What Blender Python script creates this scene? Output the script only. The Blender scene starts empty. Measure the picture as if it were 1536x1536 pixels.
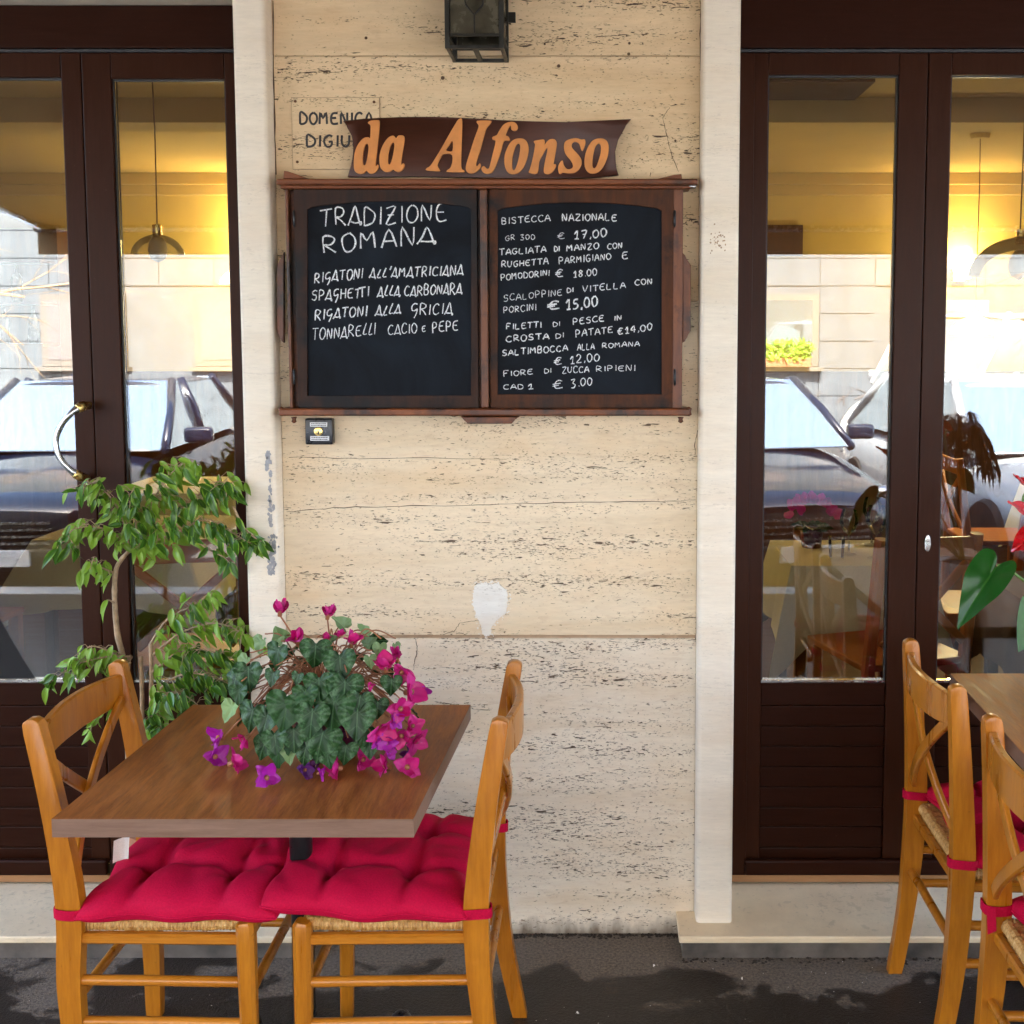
import bpy, bmesh, math, random
from math import sin, cos, pi, radians, sqrt, exp
from mathutils import Vector, Matrix, Euler
random.seed(7)
S = bpy.context.scene
COL = S.collection

# ------------------------------------------------------------------ camera
F, CX, CY, PIT = 1700.0, 900.0, 642.0, radians(4.86)
CAMZ = 1.65
cam = bpy.data.cameras.new('camera'); camo = bpy.data.objects.new('camera', cam); COL.objects.link(camo)
camo.location = (0, 0, CAMZ); camo.rotation_euler = (radians(90) - PIT, 0, 0)
cam.sensor_width = 36; cam.lens = F / 1536 * 36
cam.shift_x = (768 - CX) / 1536; cam.shift_y = (CY - 768) / 1536
cam.clip_start = 0.05; cam.clip_end = 400
S.camera = camo
# ------------------------------------------------------------------ world + sun
w = bpy.data.worlds.new('World'); S.world = w; w.use_nodes = True
nt = w.node_tree; nt.nodes.clear()
sky = nt.nodes.new('ShaderNodeTexSky'); sky.sky_type = 'NISHITA'; sky.sun_disc = False
SUN_EL, SUN_AZ = radians(50), radians(8)
sky.sun_elevation = SUN_EL; sky.sun_rotation = SUN_AZ; sky.air_density = 1.0; sky.dust_density = 4.0
bgn = nt.nodes.new('ShaderNodeBackground'); bgn.inputs[1].default_value = 0.15
wo = nt.nodes.new('ShaderNodeOutputWorld')
nt.links.new(sky.outputs[0], bgn.inputs[0]); nt.links.new(bgn.outputs[0], wo.inputs[0])
sl = bpy.data.lights.new('sun', 'SUN'); sl.energy = 4.5; sl.angle = radians(0.5); sl.color = (1, 0.92, 0.80)
so = bpy.data.objects.new('sun', sl); COL.objects.link(so)
sd = Vector((sin(SUN_AZ) * cos(SUN_EL), cos(SUN_AZ) * cos(SUN_EL), sin(SUN_EL)))
so.rotation_euler = (-sd).to_track_quat('-Z', 'Y').to_euler(); so.location = (0, 6, 12)
# ------------------------------------------------------------------ exposure and render
S.view_settings.view_transform = 'Standard'; S.view_settings.look = 'None'
S.view_settings.exposure = 4.4; S.view_settings.gamma = 1; S.view_settings.use_curve_mapping = False
S.cycles.use_denoising = True
S.cycles.max_bounces = 8; S.cycles.diffuse_bounces = 4; S.cycles.glossy_bounces = 4
S.cycles.transparent_max_bounces = 12; S.cycles.transmission_bounces = 6
S.cycles.sample_clamp_indirect = 6; S.cycles.caustics_reflective = False; S.cycles.caustics_refractive = False

# ------------------------------------------------------------------ measuring helpers (survey of the place)
def ray(px, py):
    a = (px - CX) / F; v = (CY - py) / F
    return Vector((a, cos(PIT) + v * sin(PIT), -sin(PIT) + v * cos(PIT)))
def atY(px, py, Y):
    d = ray(px, py); t = Y / d.y; return Vector((d.x * t, Y, CAMZ + d.z * t))
def atZ(px, py, Z):
    d = ray(px, py); t = (Z - CAMZ) / d.z; return Vector((d.x * t, d.y * t, Z))
def rowz(py, Y): return atY(900, py, Y).z

# ------------------------------------------------------------------ materials
def newmat(name):
    m = bpy.data.materials.new(name); m.use_nodes = True
    n = m.node_tree.nodes; b = n['Principled BSDF']
    return m, m.node_tree, b
def ND(nt, t, **kw):
    n = nt.nodes.new(t)
    for k, v in kw.items(): setattr(n, k, v)
    return n
def ramp(nt, stops, src, interp='LINEAR'):
    r = nt.nodes.new('ShaderNodeValToRGB'); r.color_ramp.interpolation = interp
    e = r.color_ramp.elements
    while len(e) < len(stops): e.new(0.5)
    for i, (p, c) in enumerate(stops):
        e[i].position = p; e[i].color = (c, c, c, 1) if isinstance(c, (int, float)) else (*c, 1)
    nt.links.new(src, r.inputs[0]); return r
def mixc(nt, a, b, f, mode='MIX'):
    m = nt.nodes.new('ShaderNodeMix'); m.data_type = 'RGBA'; m.blend_type = mode
    for idx, v in ((6, a), (7, b)):
        if hasattr(v, 'links') or hasattr(v, 'is_output'): nt.links.new(v, m.inputs[idx])
        else: m.inputs[idx].default_value = (*v, 1)
    if isinstance(f, (int, float)): m.inputs[0].default_value = f
    else: nt.links.new(f, m.inputs[0])
    return m.outputs[2]
def math2(nt, op, a, b=None, clamp=False):
    m = nt.nodes.new('ShaderNodeMath'); m.operation = op; m.use_clamp = clamp
    for i, v in enumerate((a, b)):
        if v is None: continue
        if isinstance(v, (int, float)): m.inputs[i].default_value = v
        else: nt.links.new(v, m.inputs[i])
    return m.outputs[0]
def coords(nt, scale=(1, 1, 1), kind='Object', rot=(0, 0, 0), loc=(0, 0, 0)):
    tc = nt.nodes.new('ShaderNodeTexCoord'); mp = nt.nodes.new('ShaderNodeMapping')
    mp.inputs['Scale'].default_value = scale; mp.inputs['Rotation'].default_value = rot; mp.inputs['Location'].default_value = loc
    nt.links.new(tc.outputs[kind], mp.inputs[0]); return mp.outputs[0]
def noise(nt, vec, scale=5, detail=4, rough=0.55, dist=0):
    n = nt.nodes.new('ShaderNodeTexNoise'); nt.links.new(vec, n.inputs['Vector'])
    n.inputs['Scale'].default_value = scale; n.inputs['Detail'].default_value = detail
    n.inputs['Roughness'].default_value = rough; n.inputs['Distortion'].default_value = dist
    return n.outputs[0]
def bump(nt, b, h, strength=0.3, dist=0.002):
    n = nt.nodes.new('ShaderNodeBump'); n.inputs['Strength'].default_value = strength; n.inputs['Distance'].default_value = dist
    nt.links.new(h, n.inputs['Height']); nt.links.new(n.outputs[0], b.inputs['Normal']); return n
def plain(name, col, rough=0.5, metal=0, var=0.15, nscale=30, bmp=0.1, spec=0.5, kind='Object', coat=0):
    m, nt, b = newmat(name)
    v = coords(nt, kind=kind); n = noise(nt, v, nscale, 5)
    lo = tuple(c * (1 - var) for c in col); hi = tuple(min(1, c * (1 + var)) for c in col)
    r = ramp(nt, [(0.3, lo), (0.7, hi)], n); nt.links.new(r.outputs[0], b.inputs['Base Color'])
    rr = ramp(nt, [(0.3, max(0, rough - 0.08)), (0.7, min(1, rough + 0.08))], n); nt.links.new(rr.outputs[0], b.inputs['Roughness'])
    b.inputs['Metallic'].default_value = metal; b.inputs['Specular IOR Level'].default_value = spec
    b.inputs['Coat Weight'].default_value = coat; b.inputs['Coat Roughness'].default_value = 0.08
    if bmp: bump(nt, b, n, bmp, 0.002)
    return m
def wood(name, c1, c2, axis=2, rough=0.35, scale=14, stretch=10, coat=0.0, worn=None, bstr=0.08, spec=0.35, specks=None):
    m, nt, b = newmat(name)
    sc = [stretch, stretch, stretch]; sc[axis] = 1
    v = coords(nt, tuple(sc)); n1 = noise(nt, v, scale / 6, 6, 0.6, 0.4); n2 = noise(nt, v, scale, 4, 0.7)
    f = math2(nt, 'ADD', math2(nt, 'MULTIPLY', n1, 0.65), math2(nt, 'MULTIPLY', n2, 0.35))
    col = ramp(nt, [(0.32, c1), (0.68, c2)], f).outputs[0]
    if specks:
        col = mixc(nt, col, specks, math2(nt, 'MULTIPLY', ramp(nt, [(0.66, 0), (0.74, 1)], noise(nt, coords(nt), 75, 4, 0.7)).outputs[0], 0.6))
    if worn:
        wv = noise(nt, coords(nt), 6, 6, 0.65)
        wm = ramp(nt, [(0.5, 0), (0.62, 1)], wv).outputs[0]
        col = mixc(nt, col, worn, wm)
    nt.links.new(col, b.inputs['Base Color'])
    rr = ramp(nt, [(0.3, rough - 0.06), (0.7, rough + 0.1)], n1); nt.links.new(rr.outputs[0], b.inputs['Roughness'])
    b.inputs['Coat Weight'].default_value = coat; b.inputs['Coat Roughness'].default_value = 0.15
    b.inputs['Specular IOR Level'].default_value = spec
    bump(nt, b, f, bstr, 0.002)
    return m

def travertine(name, base, dark, pit_amt=1.0, warm=(0.62, 0.40, 0.22), warm_amt=0.5, smooth=False, zoned=False):
    m, nt, b = newmat(name)
    v0 = coords(nt, kind='Object')
    band = noise(nt, coords(nt, (0.7, 1, 9)), 1.6, 6, 0.6, 0.3)
    fine = noise(nt, coords(nt, (6, 6, 40)), 4, 6, 0.65)
    col = ramp(nt, [(0.25, dark), (0.5, base), (0.8, tuple(min(1, c * 1.12) for c in base))], band).outputs[0]
    col = mixc(nt, col, ramp(nt, [(0.3, 0.86), (0.7, 1.0)], fine).outputs[0], 0.7, 'MULTIPLY')
    # warm blotches and tan streaks
    bl = noise(nt, coords(nt, (1.3, 1, 3.5), loc=(3, 0, 7)), 2.2, 5, 0.6)
    col = mixc(nt, col, warm, math2(nt, 'MULTIPLY', ramp(nt, [(0.48, 0), (0.75, 1)], bl).outputs[0], warm_amt))
    # pits: small elongated holes gathered in beds
    beds = noise(nt, coords(nt, (0.9, 1, 11), loc=(1, 0, 3)), 1.7, 3, 0.5)
    bedm = ramp(nt, [(0.40, 0), (0.62, 1)], beds).outputs[0]
    h = None; masks = []
    for (sx, sz, sc, th0, th1, k) in ((1, 2.6, 120, 0.645, 0.70, 1.0), (1, 4.2, 56, 0.650, 0.69, 1.0), (1, 6.0, 22, 0.685, 0.715, 1.2)):
        wv = coords(nt, (sx, 1, sz), loc=(sc, 0, sc * 0.37))
        nz = noise(nt, wv, sc, 2.5, 0.55, 0.6)
        mm = ramp(nt, [(th0, 0), (th1, 1)], math2(nt, 'ADD', nz, math2(nt, 'MULTIPLY', math2(nt, 'SUBTRACT', bedm, 0.55), 0.10 * k))).outputs[0]
        masks.append(mm)
    pit = masks[0]
    for mm in masks[1:]: pit = math2(nt, 'MAXIMUM', pit, mm)
    pit2 = math2(nt, 'MULTIPLY', math2(nt, 'MAXIMUM', masks[1], masks[2]), pit_amt)
    masks[0] = math2(nt, 'MULTIPLY', masks[0], pit_amt * 0.8)
    pit = math2(nt, 'MULTIPLY', pit, pit_amt)
    col = mixc(nt, col, (0.13, 0.065, 0.03), masks[0]); col = mixc(nt, col, (0.06, 0.03, 0.014), pit2)
    halo = ramp(nt, [(0.55, 0), (0.70, 0.35)], noise(nt, coords(nt, (1, 1, 3.2), loc=(26, 0, 26 * .37)), 26, 2.5, .55, .6)).outputs[0]
    col = mixc(nt, col, (0.45, 0.27, 0.14), math2(nt, 'MULTIPLY', halo, 0.5 * pit_amt))
    if zoned:   # grime along the foot of the wall
        sx = ND(nt, 'ShaderNodeSeparateXYZ'); tcg = ND(nt, 'ShaderNodeTexCoord'); nt.links.new(tcg.outputs['Object'], sx.inputs[0])
        g = math2(nt, 'ADD', sx.outputs[2], math2(nt, 'MULTIPLY', noise(nt, coords(nt, (6, 1, 2)), 3, 5), 0.12))
        col = mixc(nt, (0.13, 0.085, 0.05), col, ramp(nt, [(0.055, 0.1), (0.10, 1)], g).outputs[0])
    nt.links.new(col, b.inputs['Base Color']); b.inputs['Roughness'].default_value = 0.62
    b.inputs['Specular IOR Level'].default_value = 0.35
    hh = math2(nt, 'SUBTRACT', math2(nt, 'MULTIPLY', fine, 0.25), math2(nt, 'MULTIPLY', pit, 1.0))
    bump(nt, b, hh, 0.55 if not smooth else 0.3, 0.004)
    return m

M = {}
M['trav'] = travertine('travertine_pitted', (0.82, 0.68, 0.49), (0.76, 0.60, 0.40), 0.9, (0.76, 0.54, 0.31), 0.5)
M['trav_warm_lit'] = travertine('travertine_warm_lit', (0.77, 0.585, 0.365), (0.68, 0.48, 0.27), 1.0, (0.62, 0.38, 0.18), 0.6)  # upper stone made tan: warm light under the awning put into its colour
M['trav_low'] = travertine('travertine_pale', (0.83, 0.72, 0.575), (0.76, 0.62, 0.45), 0.95, (0.72, 0.54, 0.34), 0.55, zoned=True)
M['pilaster'] = travertine('travertine_polished', (0.88, 0.79, 0.66), (0.84, 0.73, 0.58), 0.12, (0.78, 0.62, 0.46), 0.4, True)
M['step'] = travertine('step_stone', (0.80, 0.64, 0.43), (0.68, 0.52, 0.33), 0.15, (0.55, 0.39, 0.24), 0.5, True)
M['riser'] = plain('grimy_riser_stone', (0.12, 0.098, 0.080), 0.85, var=0.65, nscale=9)

def asphalt():
    m, nt, b = newmat('pavement_asphalt')
    v = coords(nt)
    n1 = noise(nt, v, 130, 3, 0.8); n2 = noise(nt, v, 3.2, 6, 0.62, 0.3); n3 = noise(nt, v, 14, 5, 0.6)
    col = ramp(nt, [(0.3, (0.05, 0.037, 0.027)), (0.7, (0.23, 0.18, 0.135))], n1).outputs[0]
    col = mixc(nt, col, (0.15, 0.12, 0.10), math2(nt, 'MULTIPLY', ramp(nt, [(0.4, 0), (0.7, 1)], n3).outputs[0], 0.35))
    sx = ND(nt, 'ShaderNodeSeparateXYZ'); nt.links.new(v, sx.inputs[0])
    # wetness away from the wall, ragged edge
    g = math2(nt, 'ADD', sx.outputs[1], math2(nt, 'MULTIPLY', math2(nt, 'SUBTRACT', n2, 0.5), 1.1))
    mul = nt.nodes.new('ShaderNodeMapRange'); nt.links.new(g, mul.inputs[0])
    mul.inputs[1].default_value = 2.74; mul.inputs[2].default_value = 2.79; mul.inputs[3].default_value = 1; mul.inputs[4].default_value = 0
    wm = mul.outputs[0]
    col = mixc(nt, col, (0.014, 0.009, 0.007), math2(nt, 'MULTIPLY', wm, 0.88))
    nt.links.new(col, b.inputs['Base Color'])
    nt.links.new(ramp(nt, [(0, 0.85), (1, 0.34)], wm).outputs[0], b.inputs['Roughness'])
    b.inputs['Specular IOR Level'].default_value = 0.3
    bump(nt, b, math2(nt, 'ADD', math2(nt, 'MULTIPLY', n1, 1.2), n3), 0.8, 0.004)
    return m
M['asphalt'] = asphalt()
M['road'] = plain('road_asphalt', (0.06, 0.06, 0.062), 0.8, var=0.3, nscale=60)
M['kerbstone'] = plain('kerb_stone', (0.32, 0.30, 0.27), 0.8, var=0.2)
M['doorwood'] = wood('door_painted_brown', (0.024, 0.0058, 0.0016), (0.033, 0.0085, 0.0026), 2, 0.36, 60, 16, spec=0.11, specks=(0.06, 0.03, 0.018), bstr=0.015)
M['boardwood'] = wood('door_board_brown', (0.015, 0.0032, 0.0009), (0.024, 0.0054, 0.0016), 0, 0.36, 60, 16, spec=0.10, specks=(0.05, 0.025, 0.015), bstr=0.015)
M['threshold'] = wood('threshold_wood', (0.26, 0.12, 0.045), (0.36, 0.18, 0.075), 0, 0.5)
M['blackgap'] = plain('rubber_seal', (0.01, 0.01, 0.012), 0.6)
M['beech'] = wood('varnished_beech', (0.30, 0.086, 0.004), (0.54, 0.195, 0.013), 2, 0.3, 16, 9, coat=0.15, specks=(0.12, 0.035, 0.006), bstr=0.05)
M['beechx'] = wood('varnished_beech_rung', (0.34, 0.105, 0.006), (0.58, 0.21, 0.020), 0, 0.28, 16, 9, coat=0.15, bstr=0.05)
M['tabletop'] = wood('table_laminate', (0.15, 0.040, 0.009), (0.42, 0.146, 0.039), 1, 0.42, 34, 9, spec=0.18, bstr=0.03)
M['tableedge'] = wood('table_edge_band', (0.16, 0.085, 0.055), (0.25, 0.145, 0.10), 0, 0.45, 40, 14, bstr=0.05)  # same laminate, greyed so the edge's reflected light sits in its colour
M['black_iron'] = plain('black_painted_iron', (0.012, 0.012, 0.013), 0.35, 0.3)
M['lantern_iron'] = plain('lantern_iron', (0.018, 0.016, 0.013), 0.42, 0.6, var=0.4, nscale=50)
M['cabinet'] = wood('walnut_stained', (0.060, 0.015, 0.005), (0.25, 0.070, 0.018), 0, 0.42, 18, 8, worn=(0.030, 0.014, 0.009), bstr=0.15)
M['cabinetv'] = wood('walnut_stained_upright', (0.070, 0.019, 0.007), (0.19, 0.058, 0.017), 2, 0.42, 18, 8, worn=(0.022, 0.013, 0.010), bstr=0.15)
M['shutter'] = wood('shutter_blackened_wood', (0.016, 0.008, 0.006), (0.10, 0.032, 0.011), 2, 0.5, 16, 7, spec=0.15, worn=(0.009, 0.008, 0.009), bstr=0.12)
M['shutterdark'] = wood('shutter_black_wood', (0.010, 0.007, 0.007), (0.045, 0.018, 0.010), 2, 0.5, 16, 7, spec=0.15, worn=(0.009, 0.008, 0.009), bstr=0.12)
M['signwood'] = wood('sign_dark_wood', (0.032, 0.009, 0.005), (0.070, 0.019, 0.009), 0, 0.42, 18, 8, bstr=0.2)
M['signletter'] = plain('sign_letter_orange_wood', (0.60, 0.225, 0.05), 0.5, var=0.14, nscale=25)
M['brass'] = plain('brass', (0.75, 0.52, 0.18), 0.28, 1.0, var=0.1)
M['steel'] = plain('brushed_steel', (0.55, 0.54, 0.52), 0.25, 1.0, var=0.1)
M['white_label'] = plain('white_label', (0.75, 0.76, 0.78), 0.5, var=0.05)
M['blackplastic'] = plain('black_plastic', (0.006, 0.0065, 0.009), 0.3, var=0.2)
M['engraved'] = plain('engraved_black', (0.02, 0.015, 0.018), 0.6)
M['plaster'] = travertine('white_filler', (0.86, 0.83, 0.77), (0.80, 0.75, 0.66), 0.55, (0.74, 0.62, 0.48), 0.7, True)
M['rust'] = plain('rusty_screw', (0.16, 0.06, 0.025), 0.7, 0.3)
M['crack'] = plain('joint_dirt', (0.10, 0.055, 0.03), 0.9)
M['mortar'] = plain('mortar_joint', (0.44, 0.30, 0.19), 0.9, var=0.2)
M['grey_paint'] = plain('scuffed_grey', (0.36, 0.36, 0.38), 0.8, var=0.25, nscale=90)

def blackboard():
    m, nt, b = newmat('blackboard_slate')
    n = noise(nt, coords(nt, (1, 1, .7)), 4, 7, 0.62, 1.2); n2 = noise(nt, coords(nt), 120, 3)
    c = ramp(nt, [(0.35, (0.0028, 0.0032, 0.0048)), (0.8, (0.0135, 0.019, 0.029))], n).outputs[0]
    c = mixc(nt, c, (0.03, 0.032, 0.038), math2(nt, 'MULTIPLY', ramp(nt, [(0.6, 0), (0.8, 1)], n2).outputs[0], 0.15))
    nt.links.new(c, b.inputs['Base Color']); b.inputs['Roughness'].default_value = 0.7; b.inputs['Specular IOR Level'].default_value = 0.12
    return m
M['slate'] = blackboard()
def chalk():
    m, nt, b = newmat('chalk')
    n = noise(nt, coords(nt), 330, 4, 0.8)
    c = ramp(nt, [(0.36, (0.14, 0.145, 0.155)), (0.5, (0.95, 0.96, 0.97))], n).outputs[0]
    nt.links.new(c, b.inputs['Base Color']); b.inputs['Roughness'].default_value = 0.95; b.inputs['Specular IOR Level'].default_value = 0
    return m
M['chalk'] = chalk()
def fabric(name, col, rough=0.75, sc=700, bs=0.25):
    m, nt, b = newmat(name)
    n = noise(nt, coords(nt), sc, 2, 0.6); n2 = noise(nt, coords(nt), 9, 4)
    c = ramp(nt, [(0.3, tuple(x * 0.82 for x in col)), (0.7, tuple(min(1, x * 1.1) for x in col))], n).outputs[0]
    c = mixc(nt, c, tuple(x * 0.85 for x in col), math2(nt, 'MULTIPLY', n2, 0.4))
    nt.links.new(c, b.inputs['Base Color']); b.inputs['Roughness'].default_value = rough
    b.inputs['Sheen Weight'].default_value = 0.0; b.inputs['Specular IOR Level'].default_value = 0.1; b.inputs['Sheen Tint'].default_value = (1, 0.4, 0.5, 1)
    bump(nt, b, n, bs, 0.001)
    return m
M['cushion'] = fabric('crimson_cotton', (0.50, 0.0038, 0.040), sc=260, bs=0.8)
M['cushion_tag'] = fabric('cotton_tag', (0.75, 0.66, 0.60))
M['cloth'] = fabric('cream_tablecloth', (0.74, 0.69, 0.46), sc=300)
M['cloth_mauve'] = fabric('plum_tablecloth', (0.10, 0.03, 0.06), sc=300)
M['cloth_grey'] = fabric('grey_tablecloth', (0.16, 0.13, 0.15), sc=300)
def rushm():
    m, nt, b = newmat('rush_straw')
    v = coords(nt, (1, 1, 0.3)); n = noise(nt, v, 160, 3, 0.7); n2 = noise(nt, coords(nt), 22, 4)
    c = ramp(nt, [(0.32, (0.24, 0.105, 0.02)), (0.5, (0.52, 0.28, 0.075)), (0.7, (0.74, 0.50, 0.20))], n).outputs[0]
    c = mixc(nt, c, (0.42, 0.20, 0.05), math2(nt, 'MULTIPLY', n2, 0.5))
    nt.links.new(c, b.inputs['Base Color']); b.inputs['Roughness'].default_value = 0.55; bump(nt, b, n, 0.5, 0.002)
    return m
M['rush'] = rushm()

def leafmat(name, c_in, c_edge, halfw, length, vein, rough=0.35, silver=0.0, trans=0.15, spec=0.4):
    """leaf with local x across, y along; lighter veins and margin"""
    m, nt, b = newmat(name)
    tc = ND(nt, 'ShaderNodeTexCoord'); sx = ND(nt, 'ShaderNodeSeparateXYZ'); nt.links.new(tc.outputs['Object'], sx.inputs[0])
    ax = math2(nt, 'ABSOLUTE', math2(nt, 'DIVIDE', sx.outputs[0], halfw)); yy = math2(nt, 'DIVIDE', sx.outputs[1], length)
    oi = ND(nt, 'ShaderNodeObjectInfo')
    n = noise(nt, tc.outputs['Object'], 120, 3)
    f = math2(nt, 'ADD', ax, math2(nt, 'MULTIPLY', math2(nt, 'SUBTRACT', n, 0.5), 0.5))
    edge = ramp(nt, [(0.62, 0), (0.9, 1)], f).outputs[0]
    col = mixc(nt, c_in, c_edge, edge)
    if silver > 0:
        # silver band half way out, broken by side veins
        bandm = ramp(nt, [(0.25, 0), (0.48, 1), (0.60, 0.8), (0.85, 0)], f).outputs[0]
        col = mixc(nt, col, (0.095, 0.20, 0.085), math2(nt, 'MULTIPLY', bandm, math2(nt, 'MULTIPLY', ramp(nt, [(0.38, 0.15), (0.6, 1)], noise(nt, tc.outputs['Object'], 210, 3)).outputs[0], silver)))
        vv = math2(nt, 'SINE', math2(nt, 'MULTIPLY', math2(nt, 'SUBTRACT', yy, math2(nt, 'MULTIPLY', ax, 0.45)), 17))
        vm = ramp(nt, [(0.93, 0), (0.995, 1)], vv).outputs[0]
        col = mixc(nt, col, vein, math2(nt, 'MULTIPLY', vm, 0.22))
    mid = ramp(nt, [(0.012, 1), (0.045, 0)], ax).outputs[0]
    col = mixc(nt, col, vein, math2(nt, 'MULTIPLY', mid, 0.55))
    col = mixc(nt, col, tuple(min(1, c * 1.9) for c in c_in), math2(nt, 'MULTIPLY', ramp(nt, [(0.55, 0), (1, 1)], oi.outputs['Random']).outputs[0], 0.6))
    nt.links.new(col, b.inputs['Base Color']); b.inputs['Roughness'].default_value = rough; b.inputs['Specular IOR Level'].default_value = spec
    out = nt.nodes['Material Output']
    tr = ND(nt, 'ShaderNodeBsdfTranslucent'); nt.links.new(col, tr.inputs[0])
    mx = ND(nt, 'ShaderNodeMixShader'); mx.inputs[0].default_value = trans
    nt.links.new(b.outputs[0], mx.inputs[1]); nt.links.new(tr.outputs[0], mx.inputs[2]); nt.links.new(mx.outputs[0], out.inputs[0])
    return m
M['ficus'] = leafmat('ficus_leaf', (0.040, 0.115, 0.008), (0.23, 0.40, 0.04), 0.009, 0.05, (0.20, 0.36, 0.08), 0.32, trans=0.25)
M['cyc'] = leafmat('cyclamen_leaf', (0.008, 0.035, 0.006), (0.014, 0.052, 0.010), 0.03, 0.055, (0.10, 0.20, 0.09), 0.42, silver=0.8, spec=0.3)
M['cyc_pale'] = leafmat('cyclamen_leaf_pale', (0.16, 0.25, 0.10), (0.20, 0.32, 0.12), 0.03, 0.055, (0.30, 0.40, 0.18), 0.5, silver=0.05)
M['anth'] = leafmat('anthurium_leaf', (0.010, 0.075, 0.008), (0.014, 0.10, 0.012), 0.08, 0.2, (0.04, 0.16, 0.02), 0.25)
M['palm'] = leafmat('palm_leaf', (0.006, 0.012, 0.008), (0.008, 0.016, 0.01), 0.01, 0.2, (0.01, 0.02, 0.01), 0.4)
M['stem'] = plain('ficus_bark', (0.40, 0.27, 0.16), 0.7, var=0.3, nscale=60)
M['cycstem'] = plain('cyclamen_stem', (0.30, 0.115, 0.05), 0.5, var=0.35, nscale=12)
M['greenstem'] = plain('green_stem', (0.12, 0.22, 0.05), 0.5)
def petal(name, c):
    m, nt, b = newmat(name)
    tc = ND(nt, 'ShaderNodeTexCoord'); n = noise(nt, tc.outputs['Object'], 60, 4)
    oi = ND(nt, 'ShaderNodeObjectInfo')
    col = ramp(nt, [(0.3, tuple(x * 0.7 for x in c)), (0.7, c)], n).outputs[0]
    col = mixc(nt, col, (min(1, c[0] * 1.1), 0.05, 0.36), math2(nt, 'MULTIPLY', oi.outputs['Random'], 0.5))
    nt.links.new(col, b.inputs['Base Color']); b.inputs['Roughness'].default_value = 0.5
    b.inputs['Subsurface Weight'].default_value = 0
    tr = ND(nt, 'ShaderNodeBsdfTranslucent'); nt.links.new(col, tr.inputs[0])
    mx = ND(nt, 'ShaderNodeMixShader'); mx.inputs[0].default_value = 0.3
    nt.links.new(b.outputs[0], mx.inputs[1]); nt.links.new(tr.outputs[0], mx.inputs[2]); nt.links.new(mx.outputs[0], nt.nodes['Material Output'].inputs[0])
    return m
M['petal'] = petal('petal_magenta', (0.62, 0.003, 0.17)); M['petal_purple'] = petal('petal_purple', (0.46, 0.01, 0.42))
M['petal_dark'] = petal('petal_withered', (0.12, 0.005, 0.09)); M['spathe'] = plain('spathe_red', (0.50, 0.004, 0.008), 0.25, var=0.1, coat=0.4)
M['pot'] = plain('plum_pot', (0.07, 0.01, 0.04), 0.3); M['terracotta'] = plain('terracotta', (0.36, 0.14, 0.07), 0.8)
M['soil'] = plain('soil', (0.03, 0.02, 0.012), 0.95)
def glassm(name, ior=1.9, tint=(0.93, 0.95, 0.93)):
    m = bpy.data.materials.new(name); m.use_nodes = True; nt = m.node_tree; nt.nodes.clear()
    out = ND(nt, 'ShaderNodeOutputMaterial'); mx = ND(nt, 'ShaderNodeMixShader')
    tr = ND(nt, 'ShaderNodeBsdfTransparent'); tr.inputs[0].default_value = (*tint, 1)
    gl = ND(nt, 'ShaderNodeBsdfGlossy'); gl.inputs['Roughness'].default_value = 0.0
    fr = ND(nt, 'ShaderNodeFresnel'); fr.inputs[0].default_value = ior
    nt.links.new(fr.outputs[0], mx.inputs[0]); nt.links.new(tr.outputs[0], mx.inputs[1]); nt.links.new(gl.outputs[0], mx.inputs[2])
    nt.links.new(mx.outputs[0], out.inputs[0]); return m
M['glass'] = glassm('window_glass', 1.95); M['clearglass'] = glassm('drinking_glass', 1.6, (0.97, 0.98, 0.98))
def milky():
    m = glassm('lamp_glass', 1.3, (1, 1, 1)); nt = m.node_tree; out = nt.nodes['Material Output'] if 'Material Output' in nt.nodes else [n for n in nt.nodes if n.type == 'OUTPUT_MATERIAL'][0]
    src = out.inputs[0].links[0].from_socket; tr = ND(nt, 'ShaderNodeBsdfTranslucent'); tr.inputs[0].default_value = (.9, .8, .5, 1)
    mx = ND(nt, 'ShaderNodeMixShader'); mx.inputs[0].default_value = .3; nt.links.new(src, mx.inputs[1]); nt.links.new(tr.outputs[0], mx.inputs[2]); nt.links.new(mx.outputs[0], out.inputs[0]); return m
M['lampglass'] = milky()
M['oldglass'] = plain('lantern_frosted_glass', (0.06, 0.052, 0.034), 0.25, var=0.6, nscale=25, bmp=0.6)
M['bluepaint'] = plain('car_paint_navy', (0.006, 0.010, 0.026), 0.08, 0.1, var=0.05, bmp=0, coat=1.0)
M['blackpaint'] = plain('car_paint_black', (0.004, 0.005, 0.007), 0.12, 0.2, var=0.05, bmp=0, coat=1.0)
M['silverpaint'] = plain('car_paint_silver', (0.50, 0.53, 0.56), 0.28, 0.2, var=0.02, nscale=1, bmp=0, coat=1.0)
M['whitepaint'] = plain('van_paint_white', (0.74, 0.74, 0.72), 0.25, 0, var=0.04, bmp=0, coat=0.6)
M['carglass'] = plain('car_window_glass', (0.80, 0.92, 0.96), 0.02, 0.9, var=0.02, bmp=0, spec=1.0, coat=1)
M['tyre'] = plain('tyre_rubber', (0.015, 0.015, 0.015), 0.8)
M['headlight'] = plain('headlight_glass', (0.6, 0.62, 0.64), 0.08, 0.8, bmp=0, coat=1)
M['facade'] = plain('facade_stone', (0.105, 0.122, 0.14), 0.8, var=0.16, nscale=3)
M['facade_trim'] = plain('facade_trim', (0.16, 0.145, 0.13), 0.8, var=0.1)
M['shutterwin'] = plain('window_blind', (0.17, 0.15, 0.15), 0.7)
M['graffiti'] = plain('graffiti_paint', (0.12, 0.11, 0.11), 0.6)
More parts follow.
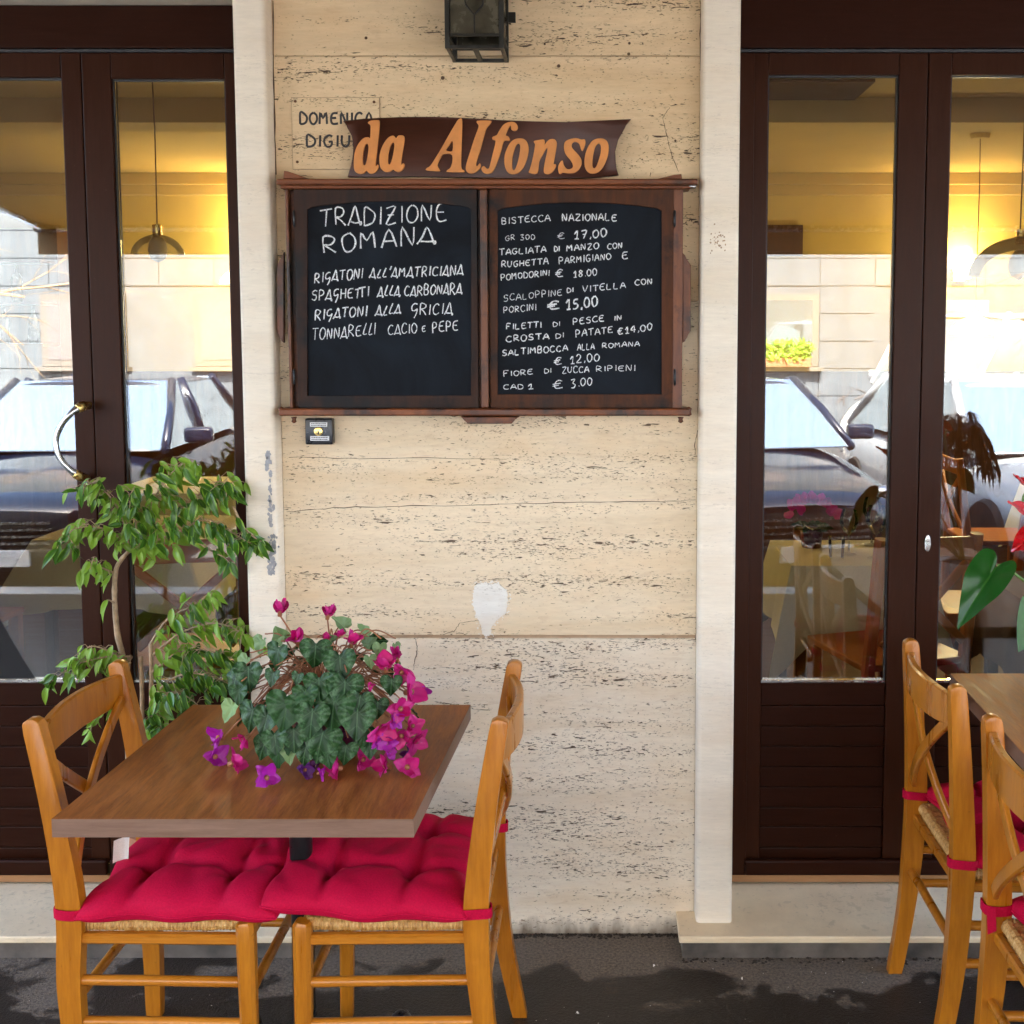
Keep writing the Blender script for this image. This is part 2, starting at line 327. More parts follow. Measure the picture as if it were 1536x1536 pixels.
M['yellowwall'] = plain('ochre_plaster', (0.66, 0.48, 0.14), 0.85, var=0.07, nscale=3, bmp=0.05)
M['ceiling'] = plain('ceiling_plaster', (0.58, 0.42, 0.15), 0.9, var=0.05, nscale=3, bmp=0.05)
M['floorwood'] = wood('floor_dark_tile', (0.05, 0.02, 0.012), (0.09, 0.038, 0.02), 0, 0.4)
M['darkwood'] = wood('interior_dark_wood', (0.06, 0.022, 0.01), (0.13, 0.05, 0.02), 2, 0.35)
M['chairwood_in'] = wood('interior_chair_wood', (0.42, 0.13, 0.03), (0.56, 0.20, 0.05), 2, 0.35)
def awn():
    m, nt, b = newmat('awning_canvas')
    b.inputs['Base Color'].default_value = (0.42, 0.27, 0.13, 1); b.inputs['Roughness'].default_value = 0.9
    n = noise(nt, coords(nt), 200, 2); c = ramp(nt, [(0.3, (0.52, 0.38, 0.22)), (0.7, (0.62, 0.46, 0.28))], n).outputs[0]
    nt.links.new(c, b.inputs['Base Color'])
    tr = ND(nt, 'ShaderNodeBsdfTranslucent'); nt.links.new(c, tr.inputs[0])
    mx = ND(nt, 'ShaderNodeMixShader'); mx.inputs[0].default_value = 0.10
    nt.links.new(b.outputs[0], mx.inputs[1]); nt.links.new(tr.outputs[0], mx.inputs[2]); nt.links.new(mx.outputs[0], nt.nodes['Material Output'].inputs[0])
    return m
M['awning'] = awn()
def emis(name, col, st):
    m = bpy.data.materials.new(name); m.use_nodes = True; b = m.node_tree.nodes['Principled BSDF']
    b.inputs['Base Color'].default_value = (*col, 1); b.inputs['Emission Color'].default_value = (*col, 1); b.inputs['Emission Strength'].default_value = st
    return m
M['bulb'] = emis('lamp_bulb', (1, 0.78, 0.38), 2.2)

# ------------------------------------------------------------------ object helpers
WM = {}
def tag(o, label=None, cat=None, group=None, kind=None):
    if label: o['label'] = label
    if cat: o['category'] = cat
    if group: o['group'] = group
    if kind: o['kind'] = kind
    return o
def thing(name, label, cat, loc=(0, 0, 0), rz=0, group=None):
    o = bpy.data.objects.new(name, None); COL.objects.link(o); o.location = loc; o.rotation_euler = (0, 0, rz)
    o.empty_display_size = 0.1
    WM[o] = Matrix.Translation(loc) @ Matrix.Rotation(rz, 4, 'Z')
    return tag(o, label, cat, group)
def place(name, me, parent=None, mat=None, local=None):
    """link mesh; verts are in world space unless local matrix is given"""
    o = bpy.data.objects.new(name, me); COL.objects.link(o)
    if mat is not None and not me.materials: me.materials.append(mat)
    if parent is not None:
        o.parent = parent
        if local is None:
            o.matrix_basis = WM[parent].inverted(); WM[o] = Matrix.Identity(4)
        else: o.matrix_basis = local; WM[o] = WM[parent] @ local
    else:
        if local is not None: o.matrix_basis = local
        WM[o] = local.copy() if local is not None else Matrix.Identity(4)
    return o

def catmull(pts, n=6, closed=False):
    P = [Vector(p) for p in pts]; out = []
    N = len(P)
    rng = range(N) if closed else range(N - 1)
    for i in rng:
        if closed: a, b, c, d = P[(i - 1) % N], P[i], P[(i + 1) % N], P[(i + 2) % N]
        else: a, b, c, d = P[max(0, i - 1)], P[i], P[i + 1], P[min(N - 1, i + 2)]
        for k in range(n):
            t = k / n
            out.append(0.5 * ((2 * b) + (c - a) * t + (2 * a - 5 * b + 4 * c - d) * t * t + (3 * b - a - 3 * c + d) * t ** 3))
    if not closed: out.append(P[-1])
    return out

class MB:
    def __init__(s): s.bm = bmesh.new(); s.mats = []
    def box(s, x0, x1, y0, y1, z0, z1, bev=0, seg=2, mi=0, M4=None):
        vs = [s.bm.verts.new((x, y, z)) for x in (x0, x1) for y in (y0, y1) for z in (z0, z1)]
        fs = []
        for q in ((0, 1, 3, 2), (4, 6, 7, 5), (0, 4, 5, 1), (2, 3, 7, 6), (0, 2, 6, 4), (1, 5, 7, 3)):
            fs.append(s.bm.faces.new([vs[i] for i in q]))
        if bev > 0:
            es = list({e for f in fs for e in f.edges})
            r = bmesh.ops.bevel(s.bm, geom=es, offset=bev, segments=seg, profile=0.5, affect='EDGES')
            vs = list({v for f in r['faces'] for v in f.verts} | {v for v in vs if v.is_valid})
        if M4 is not None:
            for v in vs: v.co = M4 @ v.co
        return s
    def prism(s, outline, axis='y', a=0, b=1, bev=0, M4=None, seg=2):
        """outline 2D list; extruded along axis between a and b"""
        def mk(p, t):
            if axis == 'y': return (p[0], t, p[1])
            if axis == 'x': return (t, p[0], p[1])
            return (p[0], p[1], t)
        A = [s.bm.verts.new(mk(p, a)) for p in outline]; B = [s.bm.verts.new(mk(p, b)) for p in outline]
        fs = [s.bm.faces.new(A), s.bm.faces.new(B[::-1])]; n = len(A)
        for i in range(n): fs.append(s.bm.faces.new((A[i], A[(i + 1) % n], B[(i + 1) % n], B[i])))
        vs = A + B
        if bev > 0:
            es = list({e for e in fs[0].edges} | {e for e in fs[1].edges})
            r = bmesh.ops.bevel(s.bm, geom=es, offset=bev, segments=seg, profile=0.5, affect='EDGES')
            vs = list({v for f in r['faces'] for v in f.verts} | {v for v in vs if v.is_valid})
        if M4 is not None:
            for v in vs: v.co = M4 @ v.co
        return s
    def tube(s, pts, r, n=8, caps=True, flat=None):
        P = [Vector(p) for p in pts]; R = r if isinstance(r, (list, tuple)) else [r] * len(P)
        rings = []; up = None
        for i, p in enumerate(P):
            t = (P[min(i + 1, len(P) - 1)] - P[max(i - 1, 0)])
            if t.length < 1e-9: t = Vector((0, 0, 1))
            t.normalize()
            if up is None:
                up = Vector((0, 1, 0)) if flat == 'y' else (Vector((0, 0, 1)) if abs(t.z) < 0.9 else Vector((1, 0, 0)))
            a = t.cross(up)
            if a.length < 1e-6: a = t.orthogonal()
            a.normalize(); bb = a.cross(t).normalized()
            if flat != 'y': up = bb
            k = 0.35 if flat == 'y' else 1
            rings.append([s.bm.verts.new(p + a * (R[i] * cos(2 * pi * j / n)) + bb * (R[i] * k * sin(2 * pi * j / n))) for j in range(n)])
        for A, B in zip(rings, rings[1:]):
            for j in range(n): s.bm.faces.new((A[j], A[(j + 1) % n], B[(j + 1) % n], B[j]))
        if caps: s.bm.faces.new(rings[0][::-1]); s.bm.faces.new(rings[-1])
        return s
    def sweepbox(s, pts, w, h, side=(0, 1, 0)):
        """rectangular bar along pts; w measured along 'side', h across"""
        P = [Vector(p) for p in pts]; sd_ = Vector(side); rings = []
        for i, p in enumerate(P):
            t = (P[min(i + 1, len(P) - 1)] - P[max(i - 1, 0)]).normalized()
            a = (sd_ - t * sd_.dot(t)).normalized(); b = t.cross(a)
            ww = w[i] if isinstance(w, (list, tuple)) else w; hh = h[i] if isinstance(h, (list, tuple)) else h
            c = 0.22 * min(ww, hh)
            q = [(-ww/2 + c, -hh/2), (ww/2 - c, -hh/2), (ww/2, -hh/2 + c), (ww/2, hh/2 - c), (ww/2 - c, hh/2), (-ww/2 + c, hh/2), (-ww/2, hh/2 - c), (-ww/2, -hh/2 + c)]
            rings.append([s.bm.verts.new(p + a * u + b * v) for u, v in q])
        for A, B in zip(rings, rings[1:]):
            for j in range(8): s.bm.faces.new((A[j], A[(j + 1) % 8], B[(j + 1) % 8], B[j]))
        s.bm.faces.new(rings[0][::-1]); s.bm.faces.new(rings[-1]); return s
    def lathe(s, prof, c=(0, 0, 0), n=24, caps=True):
        c = Vector(c); rings = []
        for r, z in prof: rings.append([s.bm.verts.new(c + Vector((max(r, 1e-4) * cos(2 * pi * j / n), max(r, 1e-4) * sin(2 * pi * j / n), z))) for j in range(n)])
        for A, B in zip(rings, rings[1:]):
            for j in range(n): s.bm.faces.new((A[j], A[(j + 1) % n], B[(j + 1) % n], B[j]))
        if caps: s.bm.faces.new(rings[0][::-1]); s.bm.faces.new(rings[-1])
        return s
    def grid(s, nu, nv, fn, wrap=False):
        V = [[s.bm.verts.new(fn(i / (nu - 1), j / (nv - 1))) for j in range(nv)] for i in range(nu)]
        for i in range(nu - 1):
            for j in range(nv - 1): s.bm.faces.new((V[i][j], V[i + 1][j], V[i + 1][j + 1], V[i][j + 1]))
        return s
    def mesh(s, name, mat=None, smooth=False, angle=None, norm=True):
        if norm: bmesh.ops.recalc_face_normals(s.bm, faces=s.bm.faces)
        me = bpy.data.meshes.new(name); s.bm.to_mesh(me); s.bm.free()
        if mat is not None: me.materials.append(mat)
        if smooth:
            me.polygons.foreach_set('use_smooth', [True] * len(me.polygons))
            if angle is not None: me.set_sharp_from_angle(angle=radians(angle))
        return me
    def build(s, name, mat, parent=None, smooth=False, angle=None, local=None, norm=True):
        return place(name, s.mesh(name, mat, smooth, angle, norm), parent, None, local)
def struct(o): o['kind'] = 'structure'; return o
def polymesh(name, polys, y_back, depth, mat, parent, bev=0.0, to=None):
    """filled outlines (list of closed loops, holes nested) as an extruded solid facing the street"""
    cu = bpy.data.curves.new(name, 'CURVE'); cu.dimensions = '2D'; cu.fill_mode = 'BOTH'; cu.extrude = depth / 2; cu.bevel_depth = bev; cu.bevel_resolution = 1
    for lp in polys:
        sp = cu.splines.new('POLY'); sp.points.add(len(lp) - 1)
        for i, p in enumerate(lp): sp.points[i].co = (p[0], p[1], 0, 1)
        sp.use_cyclic_u = True
    tmp = bpy.data.objects.new('tmp', cu); me = bpy.data.meshes.new_from_object(tmp); bpy.data.objects.remove(tmp); bpy.data.curves.remove(cu)
    me.transform(Matrix.Translation((0, y_back - depth / 2, 0)) @ Matrix.Rotation(radians(90), 4, 'X'))
    me.materials.clear(); me.materials.append(mat)
    return place(name, me, parent)
# ================================================================== THE SETTING
YW, YP, YD, ZS = 2.985, 2.923, 3.145, 0.065       # wall face, pilaster face, door face, step height
g = MB(); g.box(-9, 9, -0.7, 3.4, -0.30, 0.0); struct(g.build('pavement', M['asphalt']))
g = MB(); g.box(-9, 9, -0.90, -0.704, -0.30, 0.004, 0.012); struct(g.build('kerb', M['kerbstone']))
g = MB(); g.box(-60, 60, -60, -0.904, -0.40, -0.15); struct(g.build('road', M['road']))
g = MB(); g.box(-60, 60, -14.3, -12.2, -0.149, -0.02, 0.01); struct(g.build('far_pavement', M['kerbstone']))

# --- travertine wall between the doors
XL, XR = -0.842, 0.258
wall = thing('travertine_wall', 'pitted travertine cladding between the two glazed doors, behind the menu board', 'wall', (-0.29, 3.05, 0))
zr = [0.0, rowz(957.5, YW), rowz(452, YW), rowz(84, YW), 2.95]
mats = ['trav_low', 'trav', 'trav_warm_lit', 'trav_warm_lit']
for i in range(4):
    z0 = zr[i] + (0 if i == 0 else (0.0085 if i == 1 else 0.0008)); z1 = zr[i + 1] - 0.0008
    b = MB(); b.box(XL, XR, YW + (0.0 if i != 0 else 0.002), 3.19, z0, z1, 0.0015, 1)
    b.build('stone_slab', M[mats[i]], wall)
MB().box(XL + .002, XR - .002, YW + 0.006, 3.18, zr[1] - 0.0006, zr[1] + 0.0083).build('mortar_joint', M['mortar'], wall)
def crackpoly(pts, wd):
    b = MB(); P = [atY(x, y, YW - 0.0006) for x, y in pts]; Q = []
    for a_, c_ in zip(P, P[1:]):
        for k in range(6): Q.append(a_.lerp(c_, k / 6) + Vector((random.uniform(-1, 1) * .001, 0, random.uniform(-1, 1) * .0018)))
    Q.append(P[-1])
    b.tube(Q, [wd * random.uniform(0.35, 1.2) for _ in Q], 5, flat='y'); b.build('crack', M['crack'], wall)
crackpoly([(430, 767), (500, 762), (600, 759), (700, 758), (800, 755), (900, 753), (980, 753), (1044, 750)], .0011)
crackpoly([(624, 958), (626, 975), (622, 992), (620, 1005)], .0011)
crackpoly([(740, 925), (715, 931), (690, 935), (680, 948), (660, 952)], .0008)
crackpoly([(1005, 160), (994, 176), (999, 200), (1003, 215), (1008, 235), (1018, 258)], .0009)
crackpoly([(433, 686), (520, 688), (640, 686), (760, 689)], .0008)
crackpoly([(976, 258), (975, 265)], .0008)
crackpoly([(1047, 645), (1042, 668), (1043, 682)], .001)
crackpoly([(409, 2), (411, 150), (414, 262)], .0022)
crackpoly([(1052, 2), (1050, 60), (1052, 160), (1051, 262)], .0016)
for (x, y, r_) in ((549, 57, .004), (664, 117, .005), (838, 99, .0045), (944, 65, .0035), (943, 81, .004), (817, 66, .003), (1013, 211, .003), (972, 680, .002)):
    p = atY(x, y, YW - 0.0008); b = MB(); b.lathe([(r_ * .2, 0), (r_, .0003), (r_ * .8, .001)], (0, 0, 0), 10)
    b.build('drill_hole', M['crack'], wall, local=Matrix.Translation(p - Vector((-0.29, 3.05, 0))) @ Matrix.Rotation(radians(90), 4, 'X'))
# white filler patch, ragged outline, slightly proud
rp = random.Random(3); pts = []
base = [(712, 880), (722, 874), (733, 875), (748, 876), (759, 886), (761, 905), (756, 922), (745, 930), (738, 940), (735, 952), (725, 952), (721, 938), (714, 922), (709, 903)]
for x, y in catmull([(x, y, 0) for x, y in base], 6, True) if False else [(v.x, v.y) for v in catmull([(x, y, 0) for x, y in base], 7, True)]:
    p = atY(x + rp.uniform(-1.5, 1.5), y + rp.uniform(-1.5, 1.5), YW); pts.append((p.x, p.z))
polymesh('plaster_patch', [pts], YW + .001, 0.003, M['plaster'], wall)
b = MB()
for k in range(150):
    q = rp.randrange(len(pts)); x0, z0 = pts[q]; x0 += rp.gauss(0, .0055); z0 += rp.gauss(0, .0055); rr = rp.uniform(.0006, .0030)
    b.bm.faces.new([b.bm.verts.new((x0 + rr * rp.uniform(.5, 1.4) * cos(2 * pi * j / 6), YW - .0022 - .00002 * (k % 40), z0 + rr * rp.uniform(.5, 1.4) * sin(2 * pi * j / 6))) for j in range(6)])
b.build('plaster_crumbs', M['plaster'], wall)

# --- pilasters
def pilaster(x0, x1, z0, label, scuff):
    r = 0.012; out = []
    for cx, a0 in ((x1 - r, 0), (x0 + r, 90)):
        for k in range(6):
            a = radians(a0 + 18 * k)
            out.append((cx + r * cos(a), YP + r - r * sin(a)))
    out = [(x1, 3.19)] + out + [(x0, 3.19)]
    root = thing('stone_pilaster', label, 'pilaster', ((x0 + x1) / 2, YP + .1, z0), group='stone pilasters beside the wall')
    MB().prism(out, 'z', z0 + .001, 2.95).build('shaft', M['pilaster'], root, True, 40)
    return root
pl = pilaster(-0.925, -0.8425, ZS, 'left pale stone pilaster with long grey scuff marks, beside the door handle side', True)
pr = pilaster(0.2585, 0.355, ZS, 'right pale stone pilaster standing on the end of the step, clean rounded foot', False)
rs = random.Random(5)
for (cx_, cy_, hw, hh, n_) in ((402, 690, 3, 14, 16), (405, 735, 2, 26, 22), (406, 775, 3.2, 14, 14), (408, 832, 7, 30, 60)):
    b = MB()
    for k in range(n_):
        x = cx_ + rs.gauss(0, hw * .5); y = cy_ + rs.uniform(-hh, hh); p = atY(x, y, YP - .0009)
        n = 7; rr = rs.uniform(.0018, .0062)
        vs = [b.bm.verts.new((p.x + rr * rs.uniform(.5, 1.2) * cos(2 * pi * j / n), YP - .0005 - .0001 * (k % 9), p.z + 1.6 * rr * rs.uniform(.5, 1.2) * sin(2 * pi * j / n))) for j in range(n)]
        b.bm.faces.new(vs)
    b.build('scuff_mark', M['grey_paint'], pl)
b = MB()
for k in range(40):
    x = rs.gauss(1079, 8); y = rs.gauss(362, 9); p = atY(x, y, YP - .0009); rr = rs.uniform(.0008, .003)
    vs = [b.bm.verts.new((p.x + rr * rs.uniform(.5, 1.2) * cos(2 * pi * j / 7), YP - .0005 - .0001 * (k % 9), p.z + 1.2 * rr * rs.uniform(.5, 1.2) * sin(2 * pi * j / 7))) for j in range(7)]
    b.bm.faces.new(vs)
b.build('glue_stain', M['mortar'], pr)

# --- steps
def step(x0, x1, label):
    root = thing('door_step', label, 'step', ((x0 + x1) / 2, 3.0, 0), group='stone door steps')
    MB().box(x0, x1, 2.855, 3.30, 0.046, ZS, 0.004).build('tread', M['step'], root)
    MB().box(x0 + .01, x1 - .01, 2.868, 3.30, -0.01, 0.0455).build('riser', M['riser'], root)
step(-3.2, -0.79, 'long stone step in front of the left door, behind the plant'); step(0.208, 3.2, 'stone step under the right doors, its corner beside the pilaster')

# --- building shell (restaurant): everything above and beside the doors, closed room behind
shell = thing('restaurant_building', 'restaurant building front above and beside the doors', 'building', (0, 6, 0))
def sh(name, x0, x1, y0, y1, z0, z1, m): return MB().box(x0, x1, y0, y1, z0, z1).build(name, M[m], shell)
sh('upper_wall', -9, 9, 2.995, 11, 2.952, 6.2, 'trav')
sh('side_wall', -9, -3.2, 2.99, 3.3, 0, 2.95, 'trav'); sh('side_wall', 3.2, 9, 2.99, 3.3, 0, 2.95, 'trav')
sh('side_wall', -6.9, -6.7, 3.302, 9.2, 0, 2.95, 'yellowwall'); sh('side_wall', 4.9, 5.1, 3.302, 9.2, 0, 2.95, 'yellowwall')
sh('added_dark_panel', -6.69, 4.89, 8.25, 8.298, .063, 1.36, 'darkwood'); sh('back_wall', -6.698, 4.898, 8.3, 8.5, 0, 2.95, 'yellowwall')  # dark panel added to keep the lower back wall dim behind the reflections
sh('ceiling', -6.698, 4.898, 3.303, 8.298, 2.78, 2.949, 'ceiling')
sh('ceiling_beam', -6.69, 4.89, 5.6, 5.85, 2.66, 2.778, 'ceiling')
sh('cornice', -6.69, 4.89, 8.20, 8.298, 2.70, 2.777, 'ceiling'); sh('cornice', -6.69, 4.89, 8.25, 8.297, 2.63, 2.698, 'ceiling')
sh('inner_wall', XL + .01, XR - .01, 3.192, 3.30, 0, 2.95, 'yellowwall')
fl = MB(); fl.box(-6.698, 4.898, 3.303, 8.298, 0, 0.062); struct(fl.build('floor', M['floorwood']))

# --- doors
def Zd(py, Y=YD): return rowz(py, Y)
def frame(x0, x1, label, ztop):
    root = thing('door_frame', label, 'door frame', ((x0 + x1) / 2, YD, ZS), group='brown door frames')
    zt = Zd(77); zb = Zd(1318)
    MB().box(x0, x1, YD - .022, YD + .1, zt + .004, ztop, .003).build('lintel', M['boardwood'], root)
    MB().box(x0, x1, YD - .010, YD + .10, zt - .004, zt + .003).build('seal', M['blackgap'], root)
    MB().box(x0, x1, YD + .005, YD + .10, ZS + .001, Zd(1320)).build('sill', M['blackgap'], root)
    MB().box(x0 + .012, x1 - .012, YD - .008, YD + .004, Zd(1321), Zd(1311), .001).build('threshold', M['threshold'], root)
    return root
fr_r = frame(0.357, 3.2, 'dark brown timber door frame around the right glazed doors', 2.95)
fr_l = frame(-3.2, -0.927, 'dark brown timber door frame around the left glazed doors', Zd(8, YD - .02))
sh('stone_lintel', -3.2, -0.927, 3.0, 3.25, Zd(8, YD - .02) + .002, 2.95, 'pilaster')
MB().box(0.357, atY(1127, 600, YD).x - .0015, YD - .006, YD + .10, Zd(1319), Zd(77) - .005, .002).build('jamb', M['doorwood'], fr_r)
MB().box(atY(0, 600, YD).x - 1.5, -3.1, YD - .006, YD + .10, Zd(1319), Zd(77) - .005, .002).build('jamb', M['doorwood'], fr_l)
MB().box(-0.965, -0.927, YD - .006, YD + .10, Zd(1319), Zd(77) - .005, .002).build('jamb', M['doorwood'], fr_l)
def leaf(x0, x1, p0, p1, label, top=112, deepsill=False):
    """glazed leaf x0..x1 with pane p0..p1"""
    root = thing('glazed_door', label, 'door', ((x0 + x1) / 2, YD, ZS), group='brown glazed door leaves')
    zt = Zd(79); zb = Zd(1310); pt = Zd(top); pb = Zd(1022); g_ = .0012
    for a_, c_ in ((x0 + g_, p0), (p1, x1 - g_)):
        MB().box(a_, c_, YD, YD + .045, zb + .03, zt, .003).build('stile', M['doorwood'], root)
    MB().box(p0 + .0005, p1 - .0005, YD + .0005, YD + .045, pt, zt, .002).build('top_rail', M['doorwood'], root)
    js = [1025, 1059.5, 1090.5, 1120.5, 1151.5, 1181.7, 1212.4, 1241, 1272.5, 1300]
    for a_, c_ in zip(js, js[1:]):
        MB().box(p0 + .0005, p1 - .0005, YD + .006, YD + .040, Zd(c_, YD) + .0009, Zd(a_, YD) - .0009, .0022, 2).build('board', M['boardwood'], root)
    MB().box(x0 + .004, x1 - .004, YD - .020, YD - .0005, Zd(1309), Zd(1286), .006, 3).build('weather_bar', M['boardwood'], root)
    MB().box(p0 + .002, p1 - .002, YD + .019, YD + .025, pb, pt - .001).build('glass_pane', M['glass'], root)
    bd = .0035
    for q in ((p0 + .0005, p1 - .0005, pb - .006, pb), (p0 + .0005, p1 - .0005, pt - bd, pt - .0005), (p0 + .0005, p0 + bd, pb, pt - bd), (p1 - bd, p1 - .0005, pb, pt - bd)):
        MB().box(q[0], q[1], YD + .010, YD + .0185, q[2], q[3]).build('glazing_bead', M['steel'] if q[3] <= pb + .001 else M['blackgap'], root)
    return root
X = lambda px, py=600: atY(px, py, YD).x
r1 = leaf(X(1127, 110), X(1382, 560), X(1153, 110), X(1349, 110), 'narrow glazed door leaf beside the right pilaster, dark brown boards below')
r2 = leaf(X(1382, 560), X(1382, 560) + .62, X(1428, 115), X(1428, 115) + .50, 'glazed door leaf at the right edge behind the anthurium, with a lock cylinder')
l2 = leaf(X(120, 77), -0.966, X(166, 110), -1.02, 'glazed door leaf behind the ficus, between the pull handle and the left pilaster', 118)
l1 = leaf(X(120, 77) - .66, X(120, 77), X(120, 77) - .60, X(91, 115), 'glazed door leaf at the left edge with a curved pull handle', 116)
l0 = leaf(X(120, 77) - 1.15, X(120, 77) - .661, X(120, 77) - 1.08, X(120, 77) - .72, 'glazed door leaf just outside the left edge of the picture', 116)
r3 = leaf(X(1382, 560) + .621, X(1382, 560) + 1.22, X(1382, 560) + .69, X(1382, 560) + 1.15, 'glazed door leaf just outside the right edge of the picture', 116)
MB().box(X(1382, 560) + 1.225, 3.19, YD, YD + .05, ZS + .03, Zd(79)).build('side_panel', M['doorwood'], fr_r)
MB().box(-3.19, X(120, 77) - 1.155, YD, YD + .05, ZS + .03, Zd(79)).build('side_panel', M['doorwood'], fr_l)
# lock cylinder on r2
p = atY(1391, 815, YD); lk = MB()
out = [(p.x + .009 * cos(a) * 1, p.z + .024 * sin(a) * (1 if abs(sin(a)) > .2 else .9)) for a in [2 * pi * k / 24 for k in range(24)]]
lock = MB().prism(out, 'y', YD - .004, YD - .0003, .001).build('lock_plate', M['steel'], r2, True, 40)
MB().prism([(p.x + .0055 * cos(a), p.z + .008 + .0055 * sin(a)) for a in [2 * pi * k / 16 for k in range(16)]], 'y', YD - .009, YD - .0042).build('lock_cylinder', M['steel'], lock, True, 40)
MB().prism([(p.x + .003 * cos(a), p.z - .008 + .007 * sin(a)) for a in [2 * pi * k / 16 for k in range(16)]], 'y', YD - .008, YD - .0042).build('cylinder_tail', M['steel'], lock, True, 40)
# pull handle on l1
hp = [atY(*q) for q in ((132, 608, YD - .01), (122, 610, YD - .055), (108, 619, YD - .075), (93, 636, YD - .08), (84, 660, YD - .08), (88, 683, YD - .08), (103, 703, YD - .075), (119, 714, YD - .055), (130, 718, YD - .01))]
hr = [.010, .013, .0085, .008, .0075, .008, .0085, .012, .010]
H_ = catmull(hp, 6); R_ = [hr[min(8, int(i / 6))] * (1 - (i % 6) / 6) + hr[min(8, int(i / 6) + 1)] * ((i % 6) / 6) for i in range(len(H_))]
hd = MB().tube(H_, R_, 12).build('pull_handle', M['steel'], l1, True)
for k in (0, 8):
    a_, c_ = (0, 9) if k == 0 else (len(H_) - 10, len(H_) - 1)
    MB().tube(H_[a_:c_ + 1], [r + .0015 for r in R_[a_:c_ + 1]], 12).build('brass_end', M['brass'], hd, True)
# light switch-like brass pin on r2 stile edge
pp = atY(1405, 755, YD + .05)

# ================================================================== MENU CABINET
YC = 2.925   # cabinet face
def CX_(px, py): q = atY(px, py, YC); return q.x, q.z
cab = thing('menu_cabinet', 'wall-hung walnut menu cabinet with two open blackboards of chalk writing', 'menu board', (-0.29, YW, 1.65))
def cbox(name, px0, py0, px1, py1, y0, y1, mat, parent=cab, bev=.002, Y=None):
    a = atY(px0, py0, Y or y0); c = atY(px1, py1, Y or y0)
    return MB().box(min(a.x, c.x), max(a.x, c.x), y0, y1, min(a.z, c.z), max(a.z, c.z), bev).build(name, M[mat], parent)
YB = YW - .002
cbox('back_panel', 430, 284, 1020, 612, YC + .03, YB, 'cabinet')
cbox('cornice', 414, 268, 1047, 277, YC - .03, YB, 'cabinet', bev=.004)
cbox('cornice_moulding', 420, 277.5, 1036, 283, YC - .012, YB, 'cabinet', bev=.003)
cbox('shelf', 418, 613, 1035, 624, YC - .028, YB, 'cabinet', bev=.004)
# turned knobs on the shelf ends, bracket below
for px in (419, 1034):
    q = atY(px, 618, YC - .02); MB().lathe([(.002, -.012), (.008, -.008), (.006, 0), (.008, .008), (.002, .012)], (q.x, q.y + .02, q.z), 12).build('shelf_knob', M['cabinet'], cab, True)
br = [atY(x, y, YC) for x, y in ((692, 624.5), (699, 630), (702, 635), (768, 635), (771, 630), (779, 624.5))]
MB().prism([(q.x, q.z) for q in br], 'y', YC - .015, YB, .002).build('lower_bracket', M['cabinet'], cab)
cbox('side_stile', 427, 283.5, 439, 612.5, YC, YC + .028, 'cabinetv'); cbox('side_stile', 1010.5, 283.5, 1023, 612.5, YC, YC + .028, 'cabinetv')
cbox('middle_bar', 719, 283.5, 733, 612.5, YC - .008, YC + .028, 'cabinetv', bev=.004)
for sgn, px in ((-1, 426.5), (1, 1023.5)):   # shaped wings either side
    pts = [(0, 378), (3, 384), (6, 388), (9, 392), (13, 398), (13, 496), (9, 502), (6, 506), (4, 512), (0, 514)]
    pts = [(px + sgn * x * (.95 if sgn > 0 else .75), y) for x, y in pts]
    q = [atY(x, y, YC + .02) for x, y in pts]
    MB().prism([(v.x, v.z) for v in q], 'y', YC + .012, YC + .03, .002).build('side_wing', M['cabinetv'], cab)
# small wedge blocks on the cornice ends and the latch
for pts in ([(425, 268), (426, 256), (432, 257), (462, 267.5)], [(987, 268), (1012, 262), (1022, 261), (1023, 268)]):
    q = [atY(x, y, YC) for x, y in pts]
    MB().prism([(v.x, v.z) for v in q], 'y', YC, YC + .03, .001).build('corner_wedge', M['cabinet'], cab)
q = atY(1043, 280, YC - .01); MB().tube([(q.x - .03, q.y + .01, q.z + .002), (q.x - .012, q.y, q.z + .001), (q.x, q.y, q.z)], [.003, .003, .005], 8).build('latch', M['steel'], cab, True)
for px in (441, 1021):
    q = atY(px, 629, YC + .02); MB().lathe([(.002, -.010), (.007, -.006), (.005, 0), (.008, .006)], (q.x, q.y, q.z), 10).build('hanging_knob', M['cabinet'], cab, True)

def shutter(px0, px1, bx0, bx1, btop_mid, btop_side, bbot, label, mk='shutter'):
    a = atY(px0, 284.5, YC); c = atY(px1, 611.5, YC)
    # outer frame with arched opening
    outer = [(a.x, c.z), (c.x, c.z), (c.x, a.z), (a.x, a.z)]
    inn = []
    bl = atY(bx0, bbot, YC); brr = atY(bx1, bbot, YC)
    inn.append((bl.x, bl.z)); 
    n = 18
    top = []
    for k in range(n + 1):
        t = k / n; x = bx0 + 7 + (bx1 - bx0 - 14) * t
        y = btop_side - 4 - (btop_side - 4 - btop_mid) * (1 - (2 * t - 1) ** 2)
        v = atY(x, y, YC); top.append((v.x, v.z))
    l1_ = atY(bx0, btop_side, YC); r1_ = atY(bx1, btop_side, YC)
    inn = [(bl.x, bl.z), (l1_.x, l1_.z)] + top + [(r1_.x, r1_.z), (brr.x, brr.z)]
    sh_ = polymesh('shutter', [outer, inn], YC + .022, .020, M[mk], cab, bev=.0008); sh_['label'] = label
    v0 = atY(bx0 - 3, btop_mid - 3, YC + .01); v1 = atY(bx1 + 3, bbot + 3, YC + .01)
    MB().box(v0.x, v1.x, YC + .0085, YC + .0215, v1.z, v0.z).build('blackboard', M['slate'], cab)
    return sh_
s1 = shutter(440.5, 717.5, 460, 707, 301, 314, 594, 'left shutter frame, nearly black', 'shutterdark')
s2 = shutter(734.5, 1009.5, 746, 993, 303, 316, 592, 'right shutter frame, brown and rubbed')
